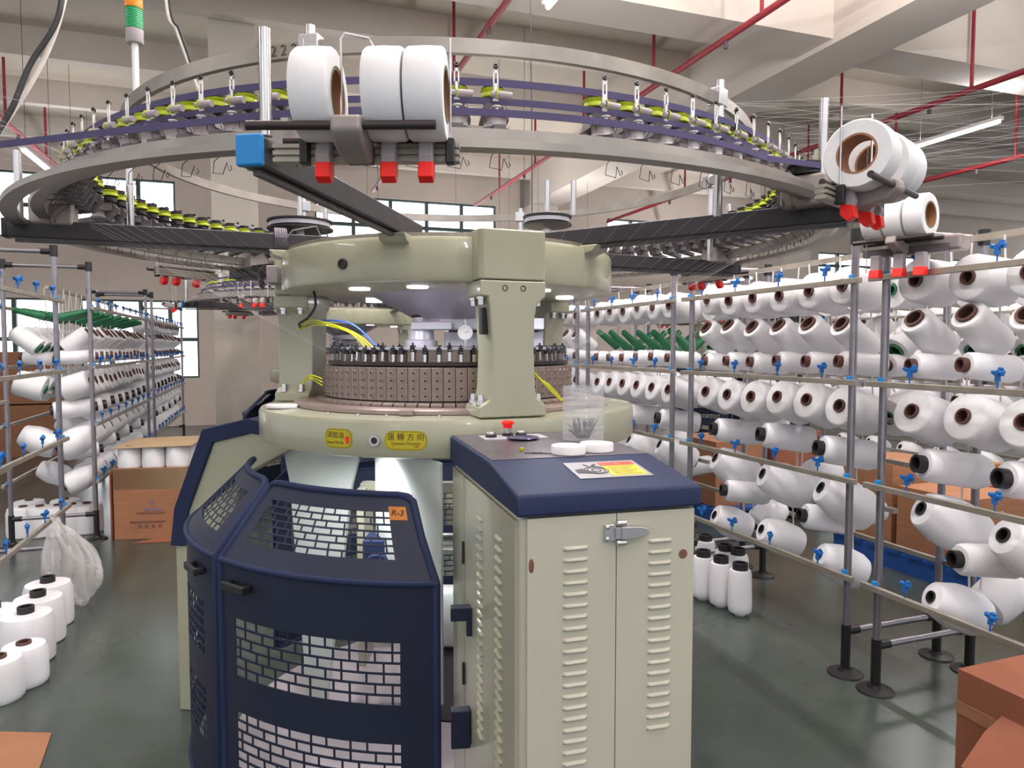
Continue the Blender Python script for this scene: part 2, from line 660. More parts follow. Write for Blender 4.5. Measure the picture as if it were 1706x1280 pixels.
sprinkler(-3.05, 4.35, 0, 14.0, [5.4, 7.2, 9.0, 10.8, 12.6], 'red sprinkler pipe at upper left behind the hanging cables')
sprinkler(2.05, 4.5, 0, 14.0, [6.0, 7.8, 9.6, 11.4, 13.0], 'red sprinkler pipe passing behind the big steel ring')
sprinkler(4.1, 4.35, 0, 14.0, [5.2, 7.0, 8.8, 10.6, 12.4], 'long red sprinkler pipe rising to the top right')
sprinkler(7.1, 4.2, 0, 14.0, [5.6, 7.4, 9.2, 11.0], 'red sprinkler pipe behind the right elastic spools')
sprinkler(8.9, 3.85, 2, 14.0, [6.4, 8.2, 10.0], 'red sprinkler pipe below the bright batten')

# ------------------------------------------------------------------ the circular knitting machine
AXIS = Vector((-0.24, 2.74, 0))


def build_machine():
    root = thing('knitting_machine', 'large sage green circular knitting machine with navy perforated guard doors, centre', 'machine', AXIS)
    # --- bed
    bed = MB().lathe([(0.30, 1.17), (0.66, 1.165), (0.695, 1.175), (0.70, 1.19), (0.70, 1.272), (0.693, 1.283), (0.60, 1.287), (0.30, 1.287)], 96, closed=True).build('bed_table', M['sage'], root)
    MB().lathe([(0.30, 1.287), (0.572, 1.287), (0.578, 1.289), (0.578, 1.301), (0.574, 1.304), (0.30, 1.304)], 96, closed=True).build('bed_plate', M['bed'], root)
    b = MB()
    for ph in (-8, 35, 62):
        b.cbox((0, -0.012, 0.0), (0.042, 0.02, 0.016), fr(ph, 0.578, 1.297))
    b.build('bed_clamp', M['bed'], root, bevel=0.002)
    b = MB()
    for ph in (-33, -22, -13, 2, 45, 70):
        b.lathe([(0, 0.006), (0.005, 0.006), (0.006, 0)], 10, fr(ph, 0.62, 1.287))
    b.build('bed_screw', M['steel'], root)
    # lock on the skirt and stickers
    lk = fr(-13.2, 0.70, 1.225) @ Matrix.Rotation(PI / 2, 4, 'X')
    MB().lathe([(0.0, 0.004), (0.009, 0.004), (0.010, 0.008), (0.0165, 0.008), (0.0175, 0)], 20, lk).build('round_lock', M['steel'], bed)
    MB().lathe([(0.0, 0.009), (0.009, 0.009), (0.010, 0.0075)], 16, lk).build('lock_plug', M['black'], bed)

    def patch(name, w, h, rc, phi, z, R, m, n=24):
        b = MB()
        vs = []
        for i in range(n + 1):
            # denser near the ends
            u = -math.cos(PI * i / n) * w / 2
            d = w / 2 - abs(u)
            hh = h / 2 - (rc - math.sqrt(max(0, rc * rc - (rc - d) ** 2)) if d < rc else 0)
            ph = phi + math.degrees(u / R)
            vs += [pol(R, ph, z - hh), pol(R, ph, z + hh)]
        b.add(vs, [(2 * i, 2 * i + 2, 2 * i + 3, 2 * i + 1) for i in range(n)])
        return b.build(name, m, bed, smooth=0)
    # oil sticker
    patch('oil_sticker', 0.098, 0.060, 0.022, -23.3, 1.226, 0.7012, M['yellow'])
    patch('sticker_border', 0.093, 0.055, 0.020, -23.3, 1.226, 0.7016, M['sticker_line'])
    patch('sticker_face', 0.089, 0.051, 0.018, -23.3, 1.226, 0.7020, M['yellow'])
    text_wrap('\u9808\u52a0\u6cb9', 0.021, M['ink'], bed, 0.7022, -24.1, 1.235)
    text_wrap('Need Fill Oil', 0.0115, M['ink'], bed, 0.7022, -24.2, 1.213)
    b = MB()
    oc = [(-0.002, -0.014), (0.005, -0.014), (0.009, 0.002), (0.0045, 0.010), (0.001, 0.012), (-0.004, 0.006), (-0.010, 0.006), (-0.010, 0.004), (-0.005, 0.002)]
    b.add([pol(0.7023, -20.7 + math.degrees(x / 0.7), 1.224 + y) for x, y in oc], [tuple(range(len(oc)))])
    b.build('oil_can_symbol', M['red'], bed, smooth=0)
    # direction sticker
    patch('direction_sticker', 0.129, 0.058, 0.027, -5.6, 1.226, 0.7012, M['yellow'])
    patch('sticker_border', 0.124, 0.053, 0.025, -5.6, 1.226, 0.7016, M['sticker_line'])
    patch('sticker_face', 0.120, 0.049, 0.023, -5.6, 1.226, 0.7020, M['yellow'])
    text_wrap('\u904b \u8f49 \u65b9 \u5411', 0.023, M['ink'], bed, 0.7022, -5.6, 1.2355)
    text_wrap('Operation Direction', 0.0105, M['ink'], bed, 0.7022, -5.6, 1.2175)
    b = MB()
    aw = [(-0.042, -0.0008), (0.030, -0.0008), (0.030, -0.003), (0.042, 0.0), (0.030, 0.003), (0.030, 0.0008), (-0.042, 0.0008)]
    b.add([pol(0.7023, -5.6 + math.degrees(x / 0.7), 1.209 + y) for x, y in aw], [tuple(range(len(aw)))])
    b.build('arrow_mark', M['warn_red'], bed, smooth=0)

    # --- cam block ring
    N = 76
    wd = 2 * PI * 0.468 / N
    cb = MB()
    cb.box((-wd / 2 + 0.0008, 0, 1.322), (wd / 2 - 0.0008, 0.05, 1.43))
    cb.prism([(0.004, 1.319), (-0.020, 1.317), (-0.030, 1.313), (-0.030, 1.304), (0.05, 1.304), (0.05, 1.319)], -wd / 2 + 0.0008, wd / 2 - 0.0008, 'yz')
    sc = MB()
    for k in range(4):
        mm = Matrix.Translation((0, 0, 1.338 + 0.0248 * k)) @ Matrix.Rotation(PI / 2, 4, 'X')
        sc.cur = 0
        sc.lathe([(0.0035, 0.0008), (0.004, 0.003), (0.0075, 0.003), (0.008, 0)], 12, mm)
        sc.cur = 1
        sc.lathe([(0, 0.001), (0.0037, 0.001)], 10, mm)
    p0 = cb.build('cam_block', M['cam'], root, bevel=0.001)
    s0 = sc.build('screw_column', [M['bed'], M['black']], p0)
    for k in range(N):
        ph = 360.0 * k / N - 180
        o = p0 if k == 0 else p0.copy()
        if k:
            COL.objects.link(o)
            o.parent = root
            q = s0.copy()
            COL.objects.link(q)
            q.parent = o
        o.location = pol(0.468, ph, 0)
        o.rotation_euler = (0, 0, rad(ph))
    MB().lathe([(0.36, 1.304), (0.43, 1.304), (0.43, 1.432), (0.455, 1.436), (0.455, 1.448), (0.36, 1.448)], 96, closed=True).build('cylinder_ring', M['camdark'], root)
    b = MB()
    for k in range(38):
        m_ = fr(360 * k / 38, 0.428, 0)
        b.box((-0.033, 0, 1.448), (0.033, 0.02, 1.488), m_)
    b.build('guide_ring_segment', M['cam'], root)
    MB().band(0.36, 0.44, 1.488, 1.497).build('guide_ring', M['lightgrey'], root)
    yc = MB()
    yc.box((-0.0045, -0.002, 1.443), (0.0045, 0.004, 1.475))
    yc.cbox((0, -0.0025, 1.449), (0.0075, 0.004, 0.009))
    y0 = yc.build('yarn_carrier', M['steel'], root)
    yb = MB()
    yb.cbox((0, 0.0, 1.484), (0.014, 0.018, 0.022))
    yb.cyl((0, 0, 1.49), (0, 0, 1.503), 0.0035, 6)
    yb.cyl((-0.006, -0.006, 1.478), (0.006, -0.012, 1.478), 0.002, 6)
    yb0 = yb.build('carrier_clip', M['black'], y0)
    NC = 72
    for k in range(NC):
        ph = 360.0 * k / NC - 180 + random.uniform(-1.0, 1.0)
        o = y0 if k == 0 else y0.copy()
        if k:
            COL.objects.link(o)
            o.parent = root
            q = yb0.copy()
            COL.objects.link(q)
            q.parent = o
        o.location = pol(0.438, ph, 0.008 * (k % 3 == 1))
        o.rotation_euler = (0, 0, rad(ph))
    # --- dial and hub inside
    MB().lathe([(0, 1.46), (0.36, 1.46), (0.36, 1.484), (0.30, 1.49), (0.08, 1.495), (0, 1.495)], 64).build('dial', M['camdark'], root)
    b = MB().lathe([(0.062, 1.495), (0.062, 1.52), (0.05, 1.525), (0.045, 1.57), (0.03, 1.585), (0.03, 1.612), (0.038, 1.618), (0.03, 1.64), (0.05, 1.65), (0.05, 1.70)], 28, Matrix.Translation((-0.10, -0.08, 0)))
    b.build('hub_shaft', M['lightgrey'], root)
    MB().lathe([(0.022, 1.60), (0.036, 1.612), (0.036, 1.62), (0.02, 1.626)], 20, Matrix.Translation((-0.10, -0.08, 0))).build('hub_collar', M['black'], root)
    b = MB()
    b.box((-0.13, -0.14, 1.560), (0.02, -0.06, 1.590))
    b.box((-0.03, -0.10, 1.562), (0.36, -0.06, 1.605))
    b.build('dial_beam', M['lightgrey'], root, bevel=0.004)
    MB().box((-0.02, -0.02, 1.497), (0.36, 0.0, 1.558)).build('dial_support_plate', M['lightgrey'], root, bevel=0.004)
    MB().box((0.0, -0.05, 1.553), (0.34, -0.01, 1.561)).build('dark_strip', M['black'], root)
    g = MB().cyl((0.07, -0.16, 1.549), (0.07, -0.14, 1.549), 0.0275, 28).build('dial_gauge', M['steel'], root)
    MB().cyl((0.07, -0.1615, 1.549), (0.07, -0.1605, 1.549), 0.024, 28).build('gauge_face', M['white'], g)
    b = MB()
    b.cyl((0.07, -0.15, 1.522), (0.07, -0.15, 1.497), 0.004, 8)
    b.box((0.068, -0.15, 1.575), (0.072, -0.145, 1.598))
    b.build('gauge_stem', M['steel'], g)
    b = MB()
    for a in range(12):
        d = Vector((math.cos(a * PI / 6), 0, math.sin(a * PI / 6)))
        b.cyl(Vector((0.07, -0.1618, 1.549)) + d * 0.018, Vector((0.07, -0.1618, 1.549)) + d * 0.021, 0.0007, 4)
    b.cyl((0.07, -0.1618, 1.549), (0.083, -0.1618, 1.553), 0.0008, 4)
    b.build('gauge_marks', M['ink_black'], g)
    b = MB().lathe([(0.006, 0.003), (0.012, 0.004), (0.014, 0)], 16, Matrix.Translation((0.20, -0.022, 1.525)) @ Matrix.Rotation(PI / 2, 4, 'X'))
    b.build('plate_bolt', M['steel'], root)

    # --- top drum
    drum = MB().lathe([(0.25, 1.692), (0.60, 1.692), (0.612, 1.696), (0.615, 1.705), (0.615, 1.815), (0.61, 1.826), (0.598, 1.83), (0.25, 1.83)], 96, closed=True).build('top_drum', M['sage'], root)
    MB().lathe([(0.30, 1.692), (0.13, 1.60), (0.115, 1.60), (0.115, 1.83), (0.30, 1.83)], 48, closed=True).build('drum_cone', M['lightgrey'], root)
    MB().band(0.30, 0.595, 1.83, 1.842).build('drum_lid', M['rail'], root)
    b = MB().lathe([(0.0, 0.003), (0.010, 0.003), (0.011, 0.007), (0.016, 0.007), (0.017, 0)], 18, fr(-27, 0.615, 1.752) @ Matrix.Rotation(PI / 2, 4, 'X'))
    b.build('drum_lock', M['camdark'], drum)
    for ph in (-36, -8, 48, 100, 172, 230):
        MB().cyl(pol(0.455, ph, 1.6915), pol(0.455, ph, 1.687), 0.034, 24).build('led_light', M['led'], root)
    # --- columns
    for ph in (21.5, -98.5, 141.5):
        m_ = fr(ph, 0.67, 0)
        prof = [(-0.108, 1.287), (0.108, 1.287), (0.108, 1.318), (0.098, 1.326), (0.078, 1.34), (0.071, 1.37), (0.066, 1.48), (0.068, 1.58), (0.076, 1.625), (0.105, 1.648), (0.105, 1.695),
                (-0.105, 1.695), (-0.105, 1.648), (-0.080, 1.645), (-0.076, 1.62), (-0.066, 1.48), (-0.071, 1.37), (-0.078, 1.34), (-0.098, 1.326), (-0.108, 1.318)]
        c = MB().prism(prof, 0.0, 0.14, 'xz', m_).build('column', M['sage'], root, bevel=0.006)
        cap = [(-0.095, 0.0), (0.095, 0.0), (0.108, 0.012), (0.108, 0.2), (-0.108, 0.2), (-0.108, 0.012)]
        MB().prism(cap, 1.697, 1.845, 'xy', m_).build('column_capital', M['sage'], c, bevel=0.005)
        b = MB()
        for x, z in ((-0.028, 1.672), (0.03, 1.672)):
            b.lathe([(0, -0.004), (0.005, -0.004), (0.0065, 0.0012), (0.009, 0.0012)], 14, m_ @ Matrix.Translation((x, 0, z)) @ Matrix.Rotation(PI / 2, 4, 'X'))
        b.build('socket_screw', M['black'], c)
        b = MB()
        for x in (-0.092, 0.092):
            for y in (0.035, 0.105):
                b.lathe([(0, 0.03), (0.010, 0.03), (0.011, 0.012), (0.015, 0.011), (0.015, 0)], 12, m_ @ Matrix.Translation((x, y, 1.324)))
                b.lathe([(0, -0.024), (0.010, -0.024), (0.011, -0.008), (0.015, -0.007), (0.015, 0)], 12, m_ @ Matrix.Translation((x * 0.98, y, 1.647)))
        b.build('column_bolt', M['steel'], c)
    b = MB().box((-0.09, 0.03, 1.535), (-0.068, 0.06, 1.615), fr(21.5, 0.67, 0))
    b.build('push_button_box', M['black'], root, bevel=0.003)

    # --- legs with navy trim
    for ph in (-98.5, 141.5):
        m_ = fr(ph, 0, 0)
        out = [(-0.55, 1.17), (-0.80, 1.205), (-0.99, 1.155), (-1.11, 0.84), (-1.135, 0.70), (-1.135, 0.0), (-0.98, 0.0), (-0.98, 0.70), (-0.90, 0.95), (-0.62, 1.10)]
        leg = MB().prism(out, -0.06, 0.06, 'yz', m_).build('leg', M['sage'], root, bevel=0.006)
        tr = [(-0.70, 1.19), (-0.80, 1.215), (-1.0, 1.168), (-1.13, 0.845), (-1.15, 0.69), (-1.085, 0.69), (-1.07, 0.83), (-0.955, 1.115), (-0.79, 1.155), (-0.70, 1.14)]
        MB().prism(tr, -0.075, 0.075, 'yz', m_).build('leg_trim', M['navy'], leg, bevel=0.006)
    # --- guard doors
    def door(aT0, aT1, aB0, aB1, name, handle_at, RB=0.938):
        RT, ZT, ZB, ZF = 0.74, 1.075, 0.885, 0.12
        nu = 26
        # parameter rows: v 0..1 slope, 1..2 vertical
        def P(u, v, off=0.0):
            if v <= 1:
                R = RT + (RB - RT) * v
                z = ZT + (ZB - ZT) * v
                a = (aT0 + (aT1 - aT0) * u) * (1 - v) + (aB0 + (aB1 - aB0) * u) * v
            else:
                R = RB
                z = ZB + (ZF - ZB) * (v - 1)
                a = aB0 + (aB1 - aB0) * u
            return pol(R + off, a, z)
        regions = [(0.10, 0.865, 0.21, 0.77, 7), (0.09, 0.865, 1.205, 1.43, 6), (0.09, 0.865, 1.56, 1.785, 6)]
        du = 0.0335          # half a brick
        g = 0.0075
        us = [0.0, 1.0]
        k = 0
        ucells = []
        x = 0.06
        while x < 0.945:
            us += [x, x + g]
            x += du
        us = sorted(set(round(a, 5) for a in us))
        vs_ = [0.0]
        rows = []
        for (u0, u1, v0, v1, n) in regions:
            h = (v1 - v0) / n
            for r in range(n):
                rows.append((v0 + r * h, v0 + (r + 0.78) * h, u0, u1, r))
                vs_ += [v0 + r * h, v0 + (r + 0.78) * h]
        vs_ += [1.0, 2.0, 0.1, 0.9, 1.08]
        vs_ = sorted(set(round(a, 5) for a in vs_))
        b = MB()
        nU, nV = len(us), len(vs_)
        pts = [P(u, v) for v in vs_ for u in us]
        fs = []
        for j in range(nV - 1):
            vm = (vs_[j] + vs_[j + 1]) / 2
            row = next((q for q in rows if q[0] < vm < q[1]), None)
            for i in range(nU - 1):
                um = (us[i] + us[i + 1]) / 2
                hole = False
                if row and row[2] < um < row[3]:
                    rel = um - 0.06
                    c = int(rel // du)
                    ing = (rel - c * du) < g
                    q = (c + (0, 2, 1, 3, 2, 0, 3, 1)[row[4] % 8]) % 5
                    # each period of five half bricks: a long brick of three, a short one of two
                    hole = not (ing and q in (0, 3))
                    if um - row[2] < g or row[3] - um < g:
                        hole = False
                if not hole:
                    fs.append((j * nU + i, (j + 1) * nU + i, (j + 1) * nU + i + 1, j * nU + i + 1))
        b.add(pts, fs)
        d = b.build(name, M['navy_dark'], root, smooth=0)
        sd = d.modifiers.new('thickness', 'SOLIDIFY')
        sd.thickness = 0.003
        sd.offset = 0
        # tubular frame
        f = MB()
        path = [P(0.0, 2.0), P(0.0, 1.5), P(0, 1.0), P(0, 0.5), P(0.0, 0.08), P(0.03, 0.02), P(0.08, 0.0)]
        path += [P(0.08 + 0.84 * i / 14, 0.0) for i in range(1, 15)]
        path += [P(0.97, 0.02), P(1.0, 0.08), P(1, 0.5), P(1, 1.0), P(1, 1.5), P(1, 2.0)]
        path += [P(1 - i / 14, 2.0) for i in range(1, 14)]
        f.tube(path, 0.011, 10, closed=True)
        f.tube([P(i / 16, 1.0, 0.002) for i in range(17)], 0.009, 10)
        f.build('door_frame', M['navy'], d)
        # handle
        uh = handle_at
        hh = MB()
        a = P(uh, 1.075)
        ang = math.degrees(math.atan2(a.x, -a.y))
        mm = fr(ang, RB, a.z)
        hh.box((-0.045, -0.035, -0.012), (0.055, -0.022, 0.012), mm)
        hh.box((-0.045, -0.03, -0.010), (-0.028, 0.0, 0.010), mm)
        hh.box((0.038, -0.03, -0.010), (0.055, 0.0, 0.010), mm)
        hh.build('door_handle', M['black'], d, bevel=0.004)
        return d, P
    for k in (0, 120, 240):
        d1, P1 = door(-43.5 + k, -3.5 + k, -40.0 + k, 2.7 + k, 'guard_door', 0.14, 0.905 if k == 120 else 0.938)
        d2, P2 = door(-86 + k, -46.0 + k, -84 + k, -42.0 + k, 'guard_door', 0.82, 0.905 if k == 120 else 0.938)
        if k == 0:
            # small orange number sticker at the upper right corner
            a, b_, c, e = P1(0.865, 0.14, 0.004), P1(0.955, 0.14, 0.004), P1(0.955, 0.30, 0.004), P1(0.865, 0.30, 0.004)
            MB().add([a, b_, c, e], [(0, 3, 2, 1)]).build('number_sticker', M['orange'], d1, smooth=0)
            xa = (b_ - a).normalized()
            ya = (a - e).normalized()
            za = xa.cross(ya).normalized()
            ya = za.cross(xa)
            cen = (a + b_ + c + e) / 4 + za * 0.001
            mm = Matrix(((xa.x, ya.x, za.x, cen.x), (xa.y, ya.y, za.y, cen.y), (xa.z, ya.z, za.z, cen.z), (0, 0, 0, 1)))
            text_flat('R-3', 0.026, M['ink_black'], d1, mm)
    # hinge block and inner leg sheet beside the cabinet
    b = MB()
    b.box((-0.01, -0.05, 0.80), (0.06, -0.02, 0.835), fr(5.5, 0.93, 0))
    b.box((0.03, -0.05, 0.76), (0.055, -0.03, 0.801), fr(5.5, 0.93, 0))
    b.build('door_hinge', M['navy_dark'], root, bevel=0.003)
    MB().box((-0.01, -0.04, 0.46), (0.04, -0.01, 0.56), fr(5.5, 0.93, 0)).build('door_hinge', M['navy_dark'], root, bevel=0.003)
    # --- inside: take-down frame
    fm = thing('takedown_frame', None, None)
    fm.parent = root
    for k in (21.5, 141.5, 261.5):
        MB().prism([(-0.60, 0.05), (-0.66, 0.95), (-0.70, 1.165), (-0.34, 1.165), (-0.40, 0.95), (-0.52, 0.05)], -0.012, 0.012, 'yz', fr(k, 0, 0)).build('inner_post', M['inner'], fm)
    b = MB()
    b.box((-0.36, -0.04, 0.25), (-0.33, 0.14, 0.95))
    b.box((0.33, -0.04, 0.25), (0.36, 0.14, 0.95))
    b.box((-0.36, 0.03, 0.92), (0.36, 0.08, 0.96))
    b.build('takedown_side', M['sage'], fm, bevel=0.004)
    MB().cyl((-0.33, 0.05, 0.72), (0.33, 0.05, 0.72), 0.035, 20).build('takedown_roller', M['steel'], fm)
    MB().cyl((-0.30, 0.05, 0.42), (0.30, 0.05, 0.42), 0.12, 32).build('fabric_roll', M['inner'], fm)
    MB().prism([(-0.27, -0.12), (0.035, -0.72), (0.040, -0.715), (-0.265, -0.115)], 0.45, 1.164, 'xy').build('white_sheet', M['inner'], fm)
    b = MB().box((-0.30, -0.22, 0.62), (-0.18, -0.08, 0.80))
    b.cyl((-0.24, -0.22, 0.71), (-0.24, -0.26, 0.71), 0.05, 20)
    b.build('takedown_motor', M['navy'], fm, bevel=0.006)
    MB().band(0.10, 0.82, 0.03, 0.06, seg=48).build('base_disc', M['grey'], fm)
    b = MB().cyl((0, 0, 0.06), (0, 0, 0.30), 0.09, 24, 0.06)
    b.build('base_boss', M['dark'], fm)
    for k, ph in enumerate((-40, 80, 200)):
        MB().cyl(pol(0.45, ph, 1.166), pol(0.45, ph, 1.160), 0.035, 20).build('work_light', M['led'], root)

    # --- arms
    arms = (-10.0, 55.0, 115.0, 175.0, -126.0, -68.0)
    for ph in arms:
        m_ = fr(ph, 0, -0.012)
        a_ = MB().box((-0.024, -1.42, 1.848), (0.024, -0.42, 1.903), m_).build('arm', M['arm'], root, bevel=0.004)
        MB().box((-0.026, -1.432, 1.846), (0.026, -1.415, 1.905), m_).build('end_cap', M['blue'] if ph == -10.0 else M['black'], a_, bevel=0.005)
        MB().prism([(-0.56, 1.845), (-0.56, 1.80), (-0.645, 1.825), (-0.66, 1.845)], -0.042, 0.042, 'yz', m_).build('arm_bracket', M['sage'], a_, bevel=0.004)
        b = MB().box((-0.008, -1.40, 1.835), (0.008, -0.50, 1.845), m_)
        b.build('cable_strip', M['dark'], a_)
        # upright on the arm and cast block with pulley
        if ph not in (-10.0,):
            b = MB().box((-0.075, -1.36, 1.89), (0.03, -1.24, 1.975), m_)
            b.build('ring_block', M['cast'], a_, bevel=0.01)
            b = MB().lathe([(0, 1.965), (0.05, 1.965), (0.05, 1.972), (0.042, 1.974), (0.042, 1.988), (0.05, 1.99), (0.05, 1.997), (0, 1.997)], 24, m_ @ Matrix.Translation((-0.03, -1.30, 0.012)))
            b.build('belt_pulley', M['black'], a_)
        ur, ua = (1.345, 53.0) if ph == 55.0 else (1.385, ph + 0.5)
        MB().cyl(pol(ur, ua, 1.90), pol(ur, ua, 2.10 if ph < 0 else 2.16), 0.0115, 16).build('upright_pipe', M['steel'], a_)
    # --- rings
    MB().band(1.295, 1.33, 1.895, 1.93, seg=160).build('feeder_ring', M['ring'], root)
    MB().band(1.36, 1.40, 1.873, 1.888, seg=160).build('lower_ring', M['ring'], root)
    r2 = MB().band(1.085, 1.10, 2.166, 2.20, seg=144).build('upper_ring', M['ring'], root)
    text_wrap('2 2 2', 0.035, M['ink'], r2, 1.1006, -15.2, 2.183)
    for ph in (-11.5, 47.3, 104, 165, -135, -75):
        p_ = MB().cyl(pol(1.105, ph, 1.86), pol(1.105, ph, 2.23), 0.0115, 14).build('ring_post', M['steel'], root)
        b = MB().box((-0.024, -0.018, 2.160), (0.024, 0.02, 2.208), fr(ph, 1.10, 0))
        b.build('post_clamp', M['steel'], p_, bevel=0.003)
    # --- belts
    MB().band(1.2225, 1.2245, 2.050, 2.065, seg=140).build('upper_belt', M['belt'], root)
    MB().band(1.2225, 1.2245, 2.012, 2.026, seg=140).build('middle_belt', M['belt'], root)
    path = [pol(1.60, -47, 1.935)] + arc(1.264, -14, 45, 1.982, 40) + [pol(1.35, 53, 1.982)]
    b = MB()
    for p_, q_ in zip(path[:-1], path[1:]):
        d = (q_ - p_)
        n = Vector((-d.y, d.x, 0)).normalized() * 0.001
        h = Vector((0, 0, 0.0075))
        b.add([p_ - n - h, q_ - n - h, q_ + n - h, p_ + n - h, p_ - n + h, q_ - n + h, q_ + n + h, p_ + n + h],
              [(0, 3, 2, 1), (4, 5, 6, 7), (0, 1, 5, 4), (1, 2, 6, 5), (2, 3, 7, 6), (3, 0, 4, 7)])
    b.build('lower_belt', M['belt'], root)
    MB().band(1.264, 1.266, 1.975, 1.989, a0=60, a1=310, seg=100).build('lower_belt', M['belt'], root)
    # --- yarn feeders, one every few degrees
    fb = MB()          # body
    fb.prism([(-0.020, 2.010), (0.014, 2.010), (0.022, 1.995), (0.030, 1.976), (-0.030, 1.976), (-0.026, 1.995)], -0.015, 0.030, 'xz')
    fb.prism([(-0.02, 2.0), (0.03, 2.012), (0.045, 1.99), (0.02, 1.945), (-0.075, 1.933), (-0.085, 1.931), (-0.085, 1.946), (-0.04, 1.955)], -0.012, 0.012, 'yz')
    fw = MB()          # lime wheel
    fw.lathe([(0, 2.050), (0.020, 2.052), (0.0265, 2.048), (0.0225, 2.042), (0.0265, 2.036), (0.0265, 2.031), (0.017, 2.027), (0, 2.027)], 18, Matrix.Translation((0, 0.022, 0)))
    fk = MB()          # black pulleys
    fk.lathe([(0, 2.066), (0.021, 2.065), (0.019, 2.063), (0.019, 2.055), (0.024, 2.052), (0, 2.052)], 16, Matrix.Translation((0, 0.022, 0)))
    fk.lathe([(0, 2.03), (0.024, 2.028), (0.020, 2.026), (0.020, 2.014), (0.024, 2.01), (0, 2.008)], 16, Matrix.Translation((0, 0.022, 0)))
    fd = MB()          # storage drum
    fd.lathe([(0, 1.962), (0.024, 1.96), (0.021, 1.955), (0.021, 1.944), (0.025, 1.938), (0.020, 1.932), (0, 1.932)], 18, Matrix.Translation((0, -0.015, 0.018)) @ Matrix.Diagonal((1.15, 1.15, 1, 1)))
    fp = MB()          # slotted plate and small bright discs
    for x in (-0.0055, 0.0030):
        fp.box((x, -0.026, 2.015), (x + 0.0030, -0.024, 2.078))
    fp.box((-0.0055, -0.026, 2.069), (0.0060, -0.024, 2.078))
    fp.box((-0.0055, -0.026, 2.012), (0.0060, -0.024, 2.048))
    fp.lathe([(0, 0.002), (0.010, 0.001), (0.010, -0.001), (0.004, -0.003), (0.004, -0.008), (0, -0.008)], 12, Matrix.Translation((0.002, -0.028, 1.999)))
    fe = MB()          # eyelet
    fe.lathe([(0.003, -0.002), (0.0055, -0.002), (0.0055, 0.002), (0.003, 0.002)], 10, Matrix.Translation((0, -0.026, 2.083)) @ Matrix.Rotation(rad(60), 4, 'X'), closed=True)
    fe.cbox((0, -0.023, 2.079), (0.006, 0.006, 0.006))
    ft = MB()          # tension barrel
    ft.cyl((0.002, -0.030, 2.024), (0.034, -0.030, 2.022), 0.0075, 10)
    ft.cyl((-0.010, -0.030, 2.024), (-0.002, -0.030, 2.024), 0.006, 10)
    fl = MB().lathe([(0.0095, 0), (0.0095, 0.003), (0.0, 0.003), (0, 0)], 12, Matrix.Translation((0.000, -0.030, 2.024)) @ Matrix.Rotation(PI / 2, 4, 'Y'))
    fh = MB()          # wire guides
    fh.tube([(-0.02, -0.03, 2.0), (-0.027, -0.035, 1.985), (-0.022, -0.03, 1.965)], 0.0008, 5)
    fh2 = MB()
    fh2.tube([(0.02, -0.03, 2.0), (0.028, -0.04, 1.982), (0.022, -0.03, 1.965)], 0.0008, 5)
    fk2 = MB().tube([(0.0, -0.02, 1.94), (-0.004, -0.06, 1.90), (-0.015, -0.066, 1.888), (-0.019, -0.066, 1.864), (0.006, -0.066, 1.860), (0.012, -0.06, 1.885), (0.016, -0.062, 1.875), (0.020, -0.062, 1.866), (0.025, -0.062, 1.870), (0.022, -0.062, 1.878)], 0.0009, 5)
    proto = fb.build('yarn_feeder', M['dark'], root)
    subs = [fw.build('lime_wheel', M['lime'], proto), fk.build('drive_pulley', M['black'], proto), fd.build('storage_drum', M['grey'], proto),
            fp.build('tension_plate', M['white'], proto), fe.build('eyelet', M['black'], proto), ft.build('tension_barrel', M['grey'], proto),
            fl.build('lime_disc', M['lime'], proto), fh.build('wire_guide', M['camdark'], proto), fh2.build('wire_guide', M['camdark'], proto), fk2.build('drop_hook', M['camdark'], proto)]
    angles = []
    ph = -178.0
    while ph < 180:
        if not (-7.0 < ph < -3.2 or 12.6 < ph < 18.8 or 60 < ph < 62 or -78 < ph < -74):
            angles.append(ph)
        ph += 3.75
    for i, ph in enumerate(angles):
        o = proto if i == 0 else proto.copy()
        if i:
            COL.objects.link(o)
            o.parent = root
            for c in subs:
                q = c.copy()
                COL.objects.link(q)
                q.parent = o
        o.location = pol(1.222, ph, 0)
        o.rotation_euler = (0, 0, rad(ph))
    root['feeder_count'] = len(angles)

    # --- spool brackets at the arm ends
    def bracket(ph, R=1.455):
        m_ = fr(ph, R, 0)
        e = MB()
        for z in (1.826, 1.838, 1.850):
            e.box((-0.165, -0.016, z), (0.165, 0.010, z + 0.007), m_)
        e.box((-0.163, -0.010, 1.828), (0.163, 0.008, 1.856), m_)
        rail = e.build('spool_rail', M['rail'], root)
        MB().cyl((-0.175, -0.110, 1.860), (0.135, -0.110, 1.860), 0.0075, 14, mx=m_).build('roller', M['camdark'], rail)
        MB().cyl((-0.150, -0.000, 1.865), (0.150, -0.000, 1.865), 0.0075, 14, mx=m_).build('roller', M['camdark'], rail)
        b = MB()
        b.prism([(0.0, 1.825), (0.0, 1.850), (-0.02, 1.858), (-0.095, 1.878), (-0.120, 1.875), (-0.124, 1.850), (-0.10, 1.83), (-0.03, 1.818)], -0.036, 0.016, 'yz', m_)
        b.build('roller_bracket', M['cast'], rail, bevel=0.008)
        b = MB()
        b.box((-0.03, -0.03, 1.818), (0.016, -0.014, 1.848), m_)
        b.build('bracket_clamp', M['dark'], rail, bevel=0.003)
        for x in (-0.105, 0.150):
            MB().cyl((x, -0.022, 1.83), (x, -0.022, 2.035), 0.0022, 6, mx=m_).build('guide_rod', M['steel'], rail)
        b = MB()
